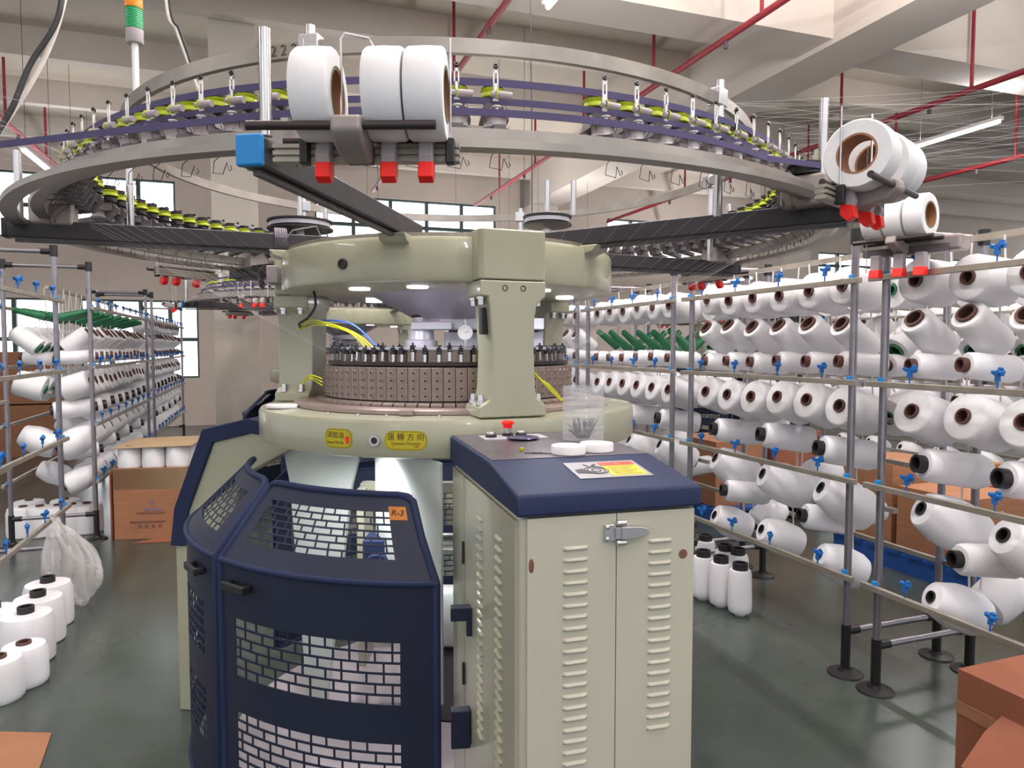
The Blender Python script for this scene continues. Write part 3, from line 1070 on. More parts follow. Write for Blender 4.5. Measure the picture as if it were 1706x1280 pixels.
        b.tube([(-0.030, -0.062, 1.86), (-0.030, -0.062, 2.018), (-0.024, -0.060, 2.027), (0.012, -0.04, 2.027), (0.018, -0.038, 2.018), (0.018, -0.038, 1.86)], 0.0022, 6, mx=m_)
        b.build('guide_wire', M['steel'], rail)
        for x in (-0.105, 0.150):
            MB().box((x - 0.008, -0.034, 1.818), (x + 0.008, -0.012, 1.862), m_).build('rail_end', M['black'], rail, bevel=0.003)
        for x in (-0.068, 0.045, 0.110):
            t = MB().prism([(-0.040, 1.815), (-0.014, 1.822), (-0.014, 1.862), (-0.034, 1.862), (-0.046, 1.830)], x - 0.013, x + 0.011, 'yz', m_).build('stop_trigger', M['grey'], rail, bevel=0.002)
            MB().prism([(-0.048, 1.792), (-0.030, 1.784), (-0.014, 1.800), (-0.014, 1.824), (-0.044, 1.818)], x - 0.014, x + 0.012, 'yz', m_).build('trigger_tip', M['red'], t, bevel=0.002)
        return m_
    frames = {}
    for ph in arms:
        frames[ph] = bracket(45.0, 1.465) if ph == 55.0 else bracket(ph + 9.3)
    # --- drive pulleys on the drum top
    for name, px_, sc_ in (('tape_pulley', (0.375, 0.0), 1.1), ('tape_pulley', (-0.60, 0.10), 1.5)):
        b = MB()
        for z in (1.955, 1.985):
            b.lathe([(0, z), (0.075 * sc_, z), (0.085 * sc_, z + 0.004), (0.085 * sc_, z + 0.010), (0.07 * sc_, z + 0.015), (0, z + 0.015)], 36, Matrix.Translation((px_[0], px_[1], 0)))
        pu = b.build(name, M['black'], root)
        b = MB().cyl((px_[0], px_[1], 1.82), (px_[0], px_[1], 1.96), 0.018, 14)
        b.cyl((px_[0], px_[1], 2.0), (px_[0], px_[1], 2.13), 0.0105, 14)
        if sc_ > 1:
            b.cyl((px_[0] + 0.1, px_[1], 2.0), (px_[0] + 0.1, px_[1], 2.13), 0.0105, 14)
        b.build('pulley_shaft', M['steel'], pu)
        MB().lathe([(0.074 * sc_, 1.971), (0.078 * sc_, 1.971), (0.078 * sc_, 1.986), (0.074 * sc_, 1.986)], 36, Matrix.Translation((px_[0], px_[1], 0)), closed=True).build('pulley_band', M['lightgrey'], pu)
    # --- signal tower on the upper ring
    c = pol(1.055, -57.5, 0.06)
    sg = MB().cyl((c.x, c.y, 2.16), (c.x, c.y, 2.42), 0.0095, 14).build('signal_tower', M['white'], root)
    MB().lathe([(0, 2.345), (0.022, 2.345), (0.0245, 2.35), (0.0245, 2.385), (0, 2.385)], 24, Matrix.Translation((c.x, c.y, 0.06))).build('tower_base', M['grey'], sg)
    for m2, z0, nm in ((M['sig_green'], 2.386, 'green_lens'), (M['sig_orange'], 2.446, 'amber_lens')):
        pr = [(0, z0)]
        for k in range(11):
            zz = z0 + 0.0055 * k
            pr += [(0.0245, zz), (0.0255, zz + 0.0018), (0.0245, zz + 0.0036)]
        pr += [(0, z0 + 0.059)]
        MB().lathe(pr, 24, Matrix.Translation((c.x, c.y, 0.06))).build(nm, m2, sg)
    # --- cables at the drum
    b = MB()
    for k in range(7):
        x = 0.60 + 0.006 * k
        pts = []
        for a in range(13):
            t_ = 2 * PI * a / 12
            pts.append(fr(-68, 0, 0) @ Vector((0.033 * math.cos(t_), -x, 1.875 + 0.037 * math.sin(t_))))
        b.tube(pts, 0.003, 6)
    b.tube([fr(-68, 0, 0) @ Vector(v) for v in ((0.034, -0.61, 1.86), (0.05, -0.58, 1.90), (0.045, -0.5, 1.92), (0.02, -0.47, 1.86))], 0.003, 6)
    b.build('tied_cable', M['cable_grey'], root)
    b = MB().box((-0.09, -0.02, 1.735), (0.02, 0.02, 1.80), fr(-84, 0.66, 0))
    b.build('terminal_block', M['grey'], root, bevel=0.004)
    b = MB()
    for k in range(4):
        b.tube([fr(-82, 0.685, 0) @ Vector(v) for v in ((-0.05 + 0.02 * k, -0.0, 1.80), (-0.04 + 0.02 * k, -0.02, 1.77), (-0.05 + 0.03 * k, -0.01, 1.73), (0.03, 0.0, 1.71))], 0.003, 6)
    b.build('terminal_wire', M['cable_black'], root)
    b = MB()
    b.tube(smooth_path([pol(0.52, -60, 1.69), pol(0.52, -58, 1.64), pol(0.54, -60, 1.60), pol(0.56, -66, 1.58), pol(0.55, -74, 1.565)]), 0.005, 8)
    b.build('lamp_cable', M['cable_black'], root)
    b = MB()
    b.tube(smooth_path([pol(0.55, -74, 1.565), pol(0.49, -62, 1.59), pol(0.42, -48, 1.575), pol(0.36, -40, 1.50)]), 0.0032, 8)
    b.build('blue_wire', M['wire_blue'], root)
    for k in range(3):
        MB().tube(smooth_path([pol(0.56, -74, 1.56), pol(0.50 + 0.01 * k, -62, 1.575 + 0.008 * k), pol(0.43, -50 + 2 * k, 1.55), pol(0.39, -43 + 3 * k, 1.495)]), 0.0024, 8).build('earth_wire', M['wire_yellow'], root)
        MB().tube(smooth_path([pol(0.55, -70, 1.36 + 0.004 * k), pol(0.53, -66 + k, 1.385 + 0.006 * k), pol(0.49, -62, 1.36 + 0.012 * k)]), 0.0024, 8).build('earth_wire', M['wire_yellow'], root)
        MB().tube(smooth_path([pol(0.46, 38 + k, 1.45), pol(0.50, 38 + k, 1.42 - 0.01 * k), pol(0.515, 43 + k, 1.37), pol(0.53, 50 + 0.7 * k, 1.315)]), 0.0026, 8).build('earth_wire', M['wire_yellow'], root)
    MB().lathe([(0, 0.012), (0.05, 0.012), (0.055, 0.008), (0.055, 0)], 24, Matrix.Translation(pol(0.63, -62, 1.288)) @ Matrix.Diagonal((1, 0.7, 1, 1))).build('white_cover', M['white'], root)
    return root, frames, angles


machine, bracket_frames, feeder_angles = build_machine()

# working light inside the machine (its own LEDs)
for i, (R, ph, z, e) in enumerate([(0.455, -36, 1.66, 1.2), (0.455, -8, 1.66, 1.2), (0.455, 48, 1.66, 1.2), (0.45, -40, 1.13, 5.0), (0.45, 80, 1.13, 5.0), (0.45, 200, 1.13, 5.0)]):
    ld = bpy.data.lights.new('led_lamp', 'SPOT')
    ld.energy = e * 4
    ld.spot_size = rad(165)
    ld.spot_blend = 0.6
    ld.shadow_soft_size = 0.03
    ld.color = (0.95, 0.96, 1.0)
    lo = bpy.data.objects.new('led_lamp', ld)
    COL.objects.link(lo)
    lo.parent = machine
    lo.location = pol(R, ph, z)


# --- elastic spools resting on the bracket rollers
def spool_mesh():
    y = MB()
    y.lathe([(0.044, -0.032), (0.072, -0.032), (0.0755, -0.027), (0.0765, 0.0), (0.0755, 0.027), (0.072, 0.032), (0.044, 0.032)], 48)
    t = MB().lathe([(0.040, -0.0325), (0.0445, -0.0325), (0.0445, 0.0325), (0.040, 0.0325)], 36, closed=True)
    g = MB().lathe([(0.0440, 0.0322), (0.0462, 0.0322), (0.0462, 0.0332), (0.0440, 0.0332)], 36, closed=True)
    return y, t, g


ym, tm, gm = spool_mesh()
sp0 = ym.build('elastic_spool', M['yarn'])
sp_t = tm.build('core_tube', M['tube_card'], sp0)
sp_g = gm.build('core_rim', M['core_green'], sp0)
first = True
SPN = {-10.0: 'on front bracket rollers', 55.0: 'on right bracket rollers', 115.0: 'on far right bracket behind the machine',
       175.0: 'on rear bracket', -126.0: 'on rear left bracket', -68.0: 'on left bracket'}
SPW = ('left end', 'middle', 'right end')


def put_spool(mx, label, group):
    global first
    o = sp0 if first else sp0.copy()
    if not first:
        COL.objects.link(o)
        for c in (sp_t, sp_g):
            q = c.copy()
            COL.objects.link(q)
            q.parent = o
    first = False
    o.matrix_world = mx
    tag(o, label, 'spool', group)
    return o


for ph, m_ in bracket_frames.items():
    if ph not in (-10.0, 55.0, 115.0):
        continue
    for x, w in zip((-0.070, 0.047, 0.115), SPW):
        mx = Matrix.Translation(AXIS) @ m_ @ Matrix.Translation((x, -0.055, 1.9265)) @ Matrix.Rotation(PI / 2, 4, 'Y')
        put_spool(mx, 'thick white elastic yarn spool %s, at the %s' % (SPN[ph], w), 'elastic spools on the brackets')

# ------------------------------------------------------------------ control cabinet
CAB = Vector((0.017, 1.366, 0))
CRZ = rad(15.5)
cab = thing('control_cabinet', 'sage control cabinet with sloping navy hood and louvred doors, front right', 'cabinet', CAB, CRZ)
CW, CD = 0.377, 0.69
MB().box((0, 0.004, 0.03), (CW, CD, 1.166)).build('cabinet_body', M['sage_light'], cab, bevel=0.014)
MB().box((0.01, 0.03, 0.0), (CW - 0.01, CD - 0.02, 0.03)).build('plinth', M['navy_dark'], cab)


def louvre(b, mx, w=0.052, h=0.0095, d=0.006):
    n = 6
    prof = []
    for i in range(n + 1):
        a = PI * i / n
        prof.append((h * (0.5 - i / n), d * math.sin(a) ** 0.8))
    xs = [-w / 2, -w / 2 + 0.006, w / 2 - 0.006, w / 2]
    sc = [0.05, 1, 1, 0.05]
    vs = []
    for x, k in zip(xs, sc):
        for z, y in prof:
            vs.append((x, -y * k, z))
    m = n + 1
    fs = []
    for i in range(3):
        for j in range(n):
            fs.append((i * m + j, i * m + j + 1, (i + 1) * m + j + 1, (i + 1) * m + j))
    b.add(vs, fs, mx)


split = 0.200
d1 = MB().box((0.012, -0.006, 0.05), (split - 0.001, 0.006, 1.163))
for k in range(24):
    louvre(d1, Matrix.Translation((0.112, -0.006, 1.098 - 0.0232 * k)))
dl = d1.build('cabinet_door', M['sage_light'], cab)
d2 = MB().box((split + 0.001, -0.006, 0.05), (CW - 0.002, 0.006, 1.163))
for k in range(18):
    louvre(d2, Matrix.Translation((0.297, -0.006, 1.100 - 0.0232 * k)))
dr = d2.build('cabinet_door', M['sage_light'], cab)
MB().lathe([(0, 0.001), (0.008, 0.001), (0.009, 0)], 14, Matrix.Translation((0.020, -0.0065, 1.07)) @ Matrix.Rotation(PI / 2, 4, 'X') @ Matrix.Diagonal((0.6, 1.6, 1, 1))).build('rust_spot', M['tape'], dl)
MB().lathe([(0, 0.001), (0.009, 0.001), (0.010, 0)], 14, Matrix.Translation((0.350, -0.0065, 1.068)) @ Matrix.Rotation(PI / 2, 4, 'X')).build('screw_plug', M['tape'], dr)
la = MB()
la.box((0.172, -0.012, 1.108), (0.196, -0.006, 1.142))
la.box((0.194, -0.018, 1.113), (0.232, -0.008, 1.137))
la.cyl((0.196, -0.016, 1.105), (0.216, -0.016, 1.105), 0.006, 10)
la.cyl((0.196, -0.016, 1.145), (0.216, -0.016, 1.145), 0.006, 10)
la.prism([(0.205, 1.112), (0.245, 1.114), (0.262, 1.118), (0.266, 1.125), (0.262, 1.132), (0.245, 1.136), (0.205, 1.138)], -0.022, -0.012, 'xz')
for z in (1.113, 1.137):
    la.lathe([(0, 0.003), (0.004, 0.002), (0.005, 0)], 8, Matrix.Translation((0.178, -0.012, z)) @ Matrix.Rotation(PI / 2, 4, 'X'))
lat = la.build('toggle_latch', M['steel'], dr, bevel=0.0012)
sd_ = MB().box((-0.006, 0.02, 0.05), (0.0, 0.515, 1.155))
for v in (0.15, 0.33):
    for k in range(24):
        louvre(sd_, Matrix.Translation((-0.006, v, 1.085 - 0.0232 * k)) @ Matrix.Rotation(-PI / 2, 4, 'Z'))
sp_ = sd_.build('side_panel', M['sage'], cab)
MB().box((-0.006, 0.522, 0.05), (0.0, CD - 0.01, 1.155)).build('side_panel', M['sage'], cab)
for z in (0.95, 0.62, 0.25):
    MB().cyl((-0.009, 0.5185, z - 0.03), (-0.009, 0.5185, z + 0.03), 0.004, 8).build('side_hinge', M['camdark'], cab)
hood = MB().prism([(-0.014, 1.168), (-0.014, 1.206), (-0.010, 1.212), (0.205, 1.241), (0.22, 1.243), (CD, 1.243), (CD, 1.168)], -0.012, CW + 0.012, 'yz').build('hood', M['navy'], cab, bevel=0.007)
MB().box((-0.004, 0.222, 1.2432), (CW + 0.004, CD - 0.01, 1.2447)).build('hood_top_plate', M['hood_top'], cab)
# warning label on the slope
sl = math.atan2(1.241 - 1.212, 0.215)
lm = Matrix.Translation((0.232, 0.118, 1.212 + (0.128) * math.tan(sl) + 0.0008)) @ Matrix.Rotation(sl, 4, 'X')
wl = MB().box((-0.084, -0.056, 0), (0.084, 0.056, 0.001), lm).build('warning_label', M['label_grey'], cab)
MB().box((-0.006, 0.022, 0.001), (0.076, 0.047, 0.0016), lm).build('red_panel', M['warn_red'], wl)
MB().box((-0.006, -0.047, 0.001), (0.076, 0.021, 0.0016), lm).build('yellow_panel', M['yellow'], wl)
b = MB()
for k in range(7):
    b.box((0.004, 0.012 - 0.0085 * k, 0.0016), (0.066 - 0.008 * (k % 3), 0.0135 - 0.0085 * k, 0.0019), lm)
b.build('small_print', M['ink'], wl)
b = MB()
cc = Vector((-0.028, -0.006, 0.0012))
for r in (0.026, 0.020, 0.010):
    b.lathe([(r - 0.0012, 0), (r + 0.0012, 0), (r + 0.0012, 0.0006), (r - 0.0012, 0.0006)], 28, lm @ Matrix.Translation(cc), closed=True)
b.prism([(-0.075, -0.020), (-0.052, -0.026), (-0.030, -0.030), (-0.028, -0.026), (-0.050, -0.006), (-0.056, 0.008), (-0.075, 0.002)], 0.001, 0.0018, 'xy', lm)
b.prism([(-0.045, 0.036), (-0.040, 0.036), (-0.034, 0.024), (-0.039, 0.024)], 0.001, 0.0018, 'xy', lm)
b.prism([(-0.030, 0.026), (-0.018, 0.038), (-0.014, 0.036), (-0.022, 0.024)], 0.001, 0.0018, 'xy', lm)
b.build('hand_and_gear_symbol', M['ink_black'], wl)
b = MB().prism([(0.028, 0.026), (0.044, 0.026), (0.036, 0.041)], 0.0016, 0.002, 'xy', lm)
b.build('triangle_mark', M['orange'], wl)
# buttons at the back of the hood
cp = MB().box((0.06, 0.55, 1.2447), (0.24, 0.64, 1.2465)).build('button_plate', M['lightgrey'], cab)
for x, y, red in ((0.088, 0.600, 0), (0.140, 0.615, 1), (0.178, 0.610, 0)):
    t = Matrix.Translation((x, y, 1.2465))
    bb = MB().lathe([(0.016, 0), (0.016, 0.006), (0.013, 0.008), (0, 0.008)], 20, t).build('push_button', M['black'], cp)
    if red:
        MB().lathe([(0.010, 0.008), (0.010, 0.016), (0.013, 0.018), (0.013, 0.022)], 20, t).build('button_collar', M['steel'], bb)
        MB().lathe([(0.012, 0.018), (0.013, 0.030), (0.018, 0.034), (0.018, 0.040), (0.014, 0.043), (0, 0.043)], 24, t).build('emergency_stop', M['red'], bb)
    else:
        MB().lathe([(0.012, 0.008), (0.012, 0.012), (0.010, 0.014), (0, 0.014)], 20, t).build('button_cap', M['steel'], bb)


def on_hood(x, y):
    v = Matrix.Translation(CAB) @ Matrix.Rotation(CRZ, 4, 'Z') @ Vector((x, y, 1.2449))
    return v


def hood_thing(o, x, y, label, cat, group=None):
    o.location = on_hood(x, y)
    return tag(o, label, cat, group)


lidp = [(0, 0.016), (0.036, 0.016), (0.0375, 0.020), (0.040, 0.020), (0.0415, 0.017), (0.0415, 0.001), (0.040, 0), (0, 0)]
hood_thing(MB().lathe(lidp, 40).build('white_lid', M['white']), 0.196, 0.268, 'round white plastic lid nearest the warning label on cabinet top', 'lid', 'round white lids')
hood_thing(MB().lathe(lidp, 40).build('white_lid', M['white']), 0.277, 0.290, 'round white plastic lid in front of the clear bottle', 'lid', 'round white lids')
hood_thing(MB().lathe([(0, 0.002), (0.03, 0.002), (0.043, 0.006), (0.045, 0.005), (0.032, 0), (0, 0)], 36).build('shallow_dish', M['dish']), 0.165, 0.545, 'shallow shiny violet dish beside the emergency stop button', 'dish')
hood_thing(MB().lathe([(0, 0.009), (0.005, 0.008), (0.006, 0.003), (0.005, 0), (0, 0)], 10).build('yellow_plug', M['yellow']), 0.100, 0.335, 'tiny yellow plug lying on the cabinet top', 'plug')
# clear bottle with needles
bp = [(0, 0.002), (0.052, 0.002), (0.056, 0.006)]
for k in range(16):
    bp.append((0.056 + (0.0015 if k % 2 else -0.0012), 0.014 + 0.0078 * k))
bp += [(0.056, 0.148), (0.054, 0.148), (0.054, 0.012), (0.050, 0.005), (0, 0.005)]
bot = MB().lathe(bp, 40).build('clear_bottle', M['glass'])
hood_thing(bot, 0.312, 0.470, 'clear ribbed cut off plastic bottle standing on the cabinet top', 'bottle')
b = MB()
for k in range(60):
    a = random.uniform(0, 2 * PI)
    e = random.uniform(0.012, 0.042)
    r0 = random.uniform(0.0, 0.018)
    b.tube([(r0 * math.cos(a), r0 * math.sin(a), 0.007), (e * math.cos(a + 0.3), e * math.sin(a + 0.3), random.uniform(0.02, 0.062))], 0.0013, 4)
nd = b.build('needle_bundle', M['camdark'])
hood_thing(nd, 0.312, 0.470, 'bundle of dark knitting needles inside the clear bottle', 'needles')
b = MB()
for k in range(5):
    a = random.uniform(-0.6, 0.6)
    c = Vector((random.uniform(-0.02, 0.02), random.uniform(-0.012, 0.012), 0.0012))
    b.tube([c - Vector((math.cos(a), math.sin(a), 0)) * 0.022, c + Vector((math.cos(a), math.sin(a), 0)) * 0.022], 0.001, 4)
hood_thing(b.build('loose_needles', M['camdark']), 0.135, 0.285, 'a few loose needles lying left of the white lids', 'needles')

# ------------------------------------------------------------------ yarn racks
POST_R = 0.0165
RAILS = (0.46, 0.90, 1.34, 1.79)
D = 0.56
ORD = ['first', 'second', 'third', 'fourth', 'fifth', 'sixth', 'seventh', 'eighth', 'ninth', 'tenth', 'eleventh', 'twelfth', 'thirteenth', 'fourteenth', 'fifteenth', 'sixteenth']

# shared guide and peg meshes
gd = MB()
gd.cyl((0, 0, 0), (0, 0, 0.028), 0.004, 6)
_g = MB()
_g.prism([(-0.010, 0.026), (0.010, 0.026), (0.007, 0.046), (0.022, 0.052), (0.030, 0.064), (0.020, 0.066), (0.012, 0.060), (-0.004, 0.064), (-0.014, 0.078), (-0.026, 0.074), (-0.020, 0.058), (-0.030, 0.056), (-0.028, 0.046), (-0.008, 0.046)], -0.006, 0.006, 'xz')
_g.cyl((-0.018, -0.012, 0.060), (-0.018, 0.012, 0.060), 0.008, 8)
_g.cyl((0.018, -0.010, 0.058), (0.018, 0.010, 0.058), 0.006, 8)
_g.cyl((0, 0, 0), (0, 0, 0.028), 0.0035, 6)
guide0 = _g.build('yarn_guide', M['guide'], link=False)


def rod_mesh(dx, dz):
    return MB().tube([(0.0, 0, 0.17), (0.0, 0, 0.06), (dx * 0.5, 0, 0.02), (dx, 0, dz)], 0.0042, 6).build('peg', M['white_rod'], link=False)


ROWS = [  # z of face, kind, count per metre, tilt, scale, core
    (1.770, 'big', 5.1, 4, 1.0, 'core'),
    (1.610, 'straight', 5.1, 38, 1.0, 'core'),
    (1.420, 'slim', 5.1, 3, 0.95, 'core'),
    (1.225, 'big', 5.1, 18, 1.05, 'core'),
    (1.015, 'slim', 3.1, 7, 1.25, 'core_black'),
    (0.825, 'pine', 3.1, 28, 1.1, 'core_black'),
    (0.665, 'slim', 1.7, 6, 1.15, 'core_black'),
    (0.500, 'pine', 2.6, 26, 0.95, 'core_black'),
]
ROWNAME = ['top row', 'second row down', 'third row down', 'fourth row down', 'fifth row down', 'sixth row down', 'seventh row down', 'bottom row']

# cone meshes: axis +z is away from the head (face at z 0)
PROFILES = {
    'big': [(0.030, 0.0), (0.080, 0.0), (0.088, 0.006), (0.092, 0.02), (0.096, 0.165), (0.088, 0.185), (0.03, 0.187)],
    'straight': [(0.036, 0.0), (0.060, 0.0), (0.064, 0.004), (0.066, 0.02), (0.070, 0.19), (0.066, 0.20), (0.03, 0.201)],
    'slim': [(0.026, 0.0), (0.046, 0.001), (0.053, 0.010), (0.055, 0.03), (0.058, 0.19), (0.050, 0.212), (0.025, 0.215)],
    'pine': [(0.026, 0.0), (0.062, 0.004), (0.070, 0.012), (0.094, 0.085), (0.098, 0.12), (0.094, 0.20), (0.080, 0.235), (0.03, 0.245)],
}
PROFILES['bare'] = [(0.016, 0.0), (0.019, 0.0), (0.021, 0.004), (0.034, 0.205), (0.036, 0.21), (0.034, 0.215), (0.030, 0.215)]
CORE_R = {'bare': 0.017, 'big': 0.030, 'straight': 0.040, 'slim': 0.030, 'pine': 0.027}
CORE_OUT = {'bare': 0.002, 'big': 0.010, 'straight': 0.012, 'slim': 0.026, 'pine': 0.006}


def cone_builders(kind, seg=22):
    y = MB().lathe(PROFILES[kind], seg)
    r, o = CORE_R[kind], CORE_OUT[kind]
    L = PROFILES[kind][-1][1]
    c = MB().lathe([(r * 0.72, -o + 0.03), (r * 0.74, -o), (r, -o), (r, L + 0.012), (r * 0.8, L + 0.012), (r * 0.8, L - 0.02)], seg - 6)
    c.cur = 1
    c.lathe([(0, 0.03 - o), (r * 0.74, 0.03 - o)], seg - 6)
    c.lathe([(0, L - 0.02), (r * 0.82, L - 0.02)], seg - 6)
    return y, c


CONE = {}
for k in PROFILES:
    y, c = cone_builders(k)
    yo = y.build('yarn_cone', M['yarn_sheen'] if k in ('slim', 'pine') else M['core_green'] if k == 'bare' else M['yarn'], link=False)
    cos = {}
    for cn in ('core', 'core_black', 'core_green'):
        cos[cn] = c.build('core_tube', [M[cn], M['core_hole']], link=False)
    CONE[k] = (yo, cos)

all_cones = []      # dicts


def rack(s0, s1, t0, side, label, bay, cones=True, rear=True, guides=True, group='yarn rack bays', zt=2.0, density=1.0):
    """side +1: front faces -t (right rack); -1: front faces +t (left rack)"""
    L = s1 - s0
    if side > 0:
        root = thing('yarn_rack', label, 'yarn rack', rm(s0, t0), RA, group)
    else:
        root = thing('yarn_rack', label, 'yarn rack', rm(s1, t0), RA + PI, group)
    mw = Matrix.Translation(root.location) @ Matrix.Rotation(root.rotation_euler[2], 4, 'Z')
    for d in (0, D):
        for l in (0, L):
            p = MB().cyl((d, l, 0.02), (d, l, zt), POST_R, 14).build('post', M['tube_steel'], root)
            MB().cyl((d, l, 0.03), (d, l, 0.23), POST_R + 0.004, 14).build('post_sleeve', M['black'], p)
            MB().lathe([(0, 0.03), (0.03, 0.03), (0.035, 0.018), (0.075, 0.008), (0.078, 0), (0, 0)], 20, Matrix.Translation((d, l, 0))).build('foot', M['black'], p)
            for z in RAILS:
                MB().cbox((d - 0.012 if d == 0 else d + 0.012, l, z + 0.012), (0.03, 0.022, 0.03)).build('rail_clip', M['blue'], p, bevel=0.003)
            MB().cyl((d, l, zt - 0.05), (d, l, zt + 0.02), POST_R + 0.008, 12).build('elbow', M['black'], p)
    for l in (0, L):
        for z in (0.20, zt - 0.02):
            c = MB().cyl((0.0, l, z), (D, l, z), 0.0145, 12).build('cross_tube', M['tube_steel'], root)
            for d in (0.0, D - 0.07):
                MB().cyl((d, l, z), (d + 0.07, l, z), 0.019, 12).build('tube_socket', M['black'], c)
    for d in (-0.030, D + 0.030):
        for z in RAILS:
            MB().box((d - 0.011, -0.06, z - 0.014), (d + 0.011, L + 0.06, z + 0.010)).build('rail', M['rail'], root, bevel=0.002)
    MB().box((D / 2 - 0.012, 0, 1.93), (D / 2 + 0.012, L, 1.955)).build('centre_bar', M['rail'], root)
    for z in (0.72, 1.14):
        MB().box((D / 2 - 0.012, -0.0, z), (D / 2 + 0.012, L, z + 0.022)).build('centre_bar', M['rail'], root)
    if guides:
        n = max(3, int(L / 0.31 * density))
        for zi, z in enumerate(RAILS):
            for k in range(n):
                g = guide0.copy()
                COL.objects.link(g)
                g.parent = root
                g.location = (-0.030, L * (k + 0.5) / n + random.uniform(-0.02, 0.02), z + 0.008)
                g.rotation_euler = (0, 0, PI / 2 + random.uniform(-0.5, 0.5))
    if not cones:
        return root
    for ri, (z, kind, per, tilt, sc, core) in enumerate(ROWS):
        n = max(2, int(per * L * density))
        bare = (bay == 'second left bay' and ri == 0) or (bay == 'third right bay' and ri == 1)
        if bare:
            kind, core, tilt = 'bare', 'core_green', max(tilt, 14)
        for k in range(n):
            l = L * (k + 0.5) / n
            for back in ((0, 1) if rear else (0,)):
                if back and ((kind == 'slim' and k % 2) or (ri > 3 and (k + ri) % 3)):
                    continue
                zz = z + random.uniform(-0.012, 0.012)
                tl = tilt + random.uniform(-3, 3)
                yaw = random.uniform(-0.06, 0.06) + (-0.30 * side if (kind in ('pine', 'slim') and not back) else 0)
                head = Vector((0.035 if not back else D - 0.035, l, zz))
                d = Vector((math.cos(rad(tl)) * (1 if not back else -1), yaw, -math.sin(rad(tl)))).normalized()
                q = d.to_track_quat('Z', 'Y').to_matrix().to_4x4()
                mx = mw @ Matrix.Translation(head) @ q @ Matrix.Diagonal((sc, sc, sc, 1))
                cw = mw @ (head + d * 0.1)
                cr = core
                if back and kind in ('straight', 'big'):
                    cr = 'core_green'
                order = k if side > 0 else n - 1 - k
                all_cones.append(dict(mx=mx, kind=kind, core=cr, c=cw, bay=bay, row=ri, back=back, idx=order, sc=sc, n=n))
                tail = head + d * (PROFILES[kind][-1][1] * sc * 0.8)
                if back == 0 or kind != 'slim':
                    if len(PEGS.setdefault(root.name, [])) < 100:
                        pz = MB().tube([(tail.x, l, tail.z), (tail.x + (0.05 if not back else -0.05), l, tail.z + 0.02), (tail.x + (0.035 if not back else -0.035), l, zz + 0.17)], 0.004, 6)
                        PEGS[root.name].append(pz.build('peg', M['white_rod'], root))
    return root


PEGS = {}
rack(0.95, 2.32, 2.49, 1, 'steel tube yarn rack bay at right edge beside the brown box', 'near right bay')
rack(2.49, 3.76, 2.49, 1, 'steel tube yarn rack bay just right of the control cabinet', 'second right bay')
rack(3.97, 5.24, 2.49, 1, 'steel tube yarn rack bay behind the clear bottle', 'third right bay')
rack(5.45, 6.72, 2.49, 1, 'steel tube yarn rack bay hidden behind the machine, right side', 'fourth right bay', rear=False)
rack(3.9, 5.25, -1.25, -1, 'mostly empty steel yarn rack bay at the left edge', 'near left bay', cones=False, zt=2.12)
rack(6.2, 8.95, -1.25, -1, 'left yarn rack bay behind the open brown carton', 'second left bay', zt=2.12)
rack(9.4, 12.6, -1.25, -1, 'far left yarn rack bay next to the concrete column', 'far left bay', zt=2.12, rear=False)
rack(5.6, 9.2, -3.7, -1, 'outer left yarn rack in the second line by the windows', 'outer left bay', zt=2.12, rear=False, guides=False)
rack(3.2, 6.4, 6.0, 1, 'distant yarn rack beyond the blue pallets', 'outer right bay', rear=False, guides=False)

# choose the cones to be individuals
vis = []
for c in all_cones:
    p = project(c['c'])
    if p is None:
        continue
    x, y, dep = p
    if not (-45 < x < 1750 and 330 < y < 1330):
        continue
    if 500 < x < 940:
        continue
    size = 1 / dep * (0.55 if c['back'] else 1.0) * (0.8 if c['kind'] in ('slim', 'straight') else 1.0)
    if c['bay'] in ('fourth right bay', 'outer left bay', 'outer right bay', 'far left bay'):
        size *= 0.2
    if 1290 < x and False:
        size *= 1
    c['size'] = size
    vis.append(c)
vis.sort(key=lambda c: -c['size'])
IND, REST = vis[:285], vis[285:]
for c in IND:
    yo, cos = CONE[c['kind']]
    o = yo.copy()
    COL.objects.link(o)
    o.matrix_world = c['mx']
    q = cos[c['core']].copy()
    COL.objects.link(q)
    q.parent = o
    tag(o, '%s, %s %s of %s, %s from near end' % ('bare green cone tube' if c['kind'] == 'bare' else 'white yarn cone', 'back' if c['back'] else 'front', ROWNAME[c['row']], c['bay'], ORD[min(c['idx'], 15)]),
        'yarn cone', 'yarn cones on the racks')
rest = MB()
for c in REST:
    if c['kind'] == 'bare':
        rest.cur = 3
        rest.lathe(PROFILES['bare'], 12, c['mx'])
        continue
    k = c['kind']
    rest.cur = 0
    rest.lathe(PROFILES[k], 12, c['mx'])
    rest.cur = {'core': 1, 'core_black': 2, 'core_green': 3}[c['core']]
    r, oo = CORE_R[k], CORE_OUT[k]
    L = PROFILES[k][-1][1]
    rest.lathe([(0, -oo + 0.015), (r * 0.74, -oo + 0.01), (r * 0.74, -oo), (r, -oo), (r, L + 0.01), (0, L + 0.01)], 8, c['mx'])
if REST:
    ro = rest.build('yarn_cones', [M['yarn'], M['core'], M['core_black'], M['core_green']])
    tag(ro, 'mass of far white yarn cones on the distant racks', 'yarn cones', kind='stuff')

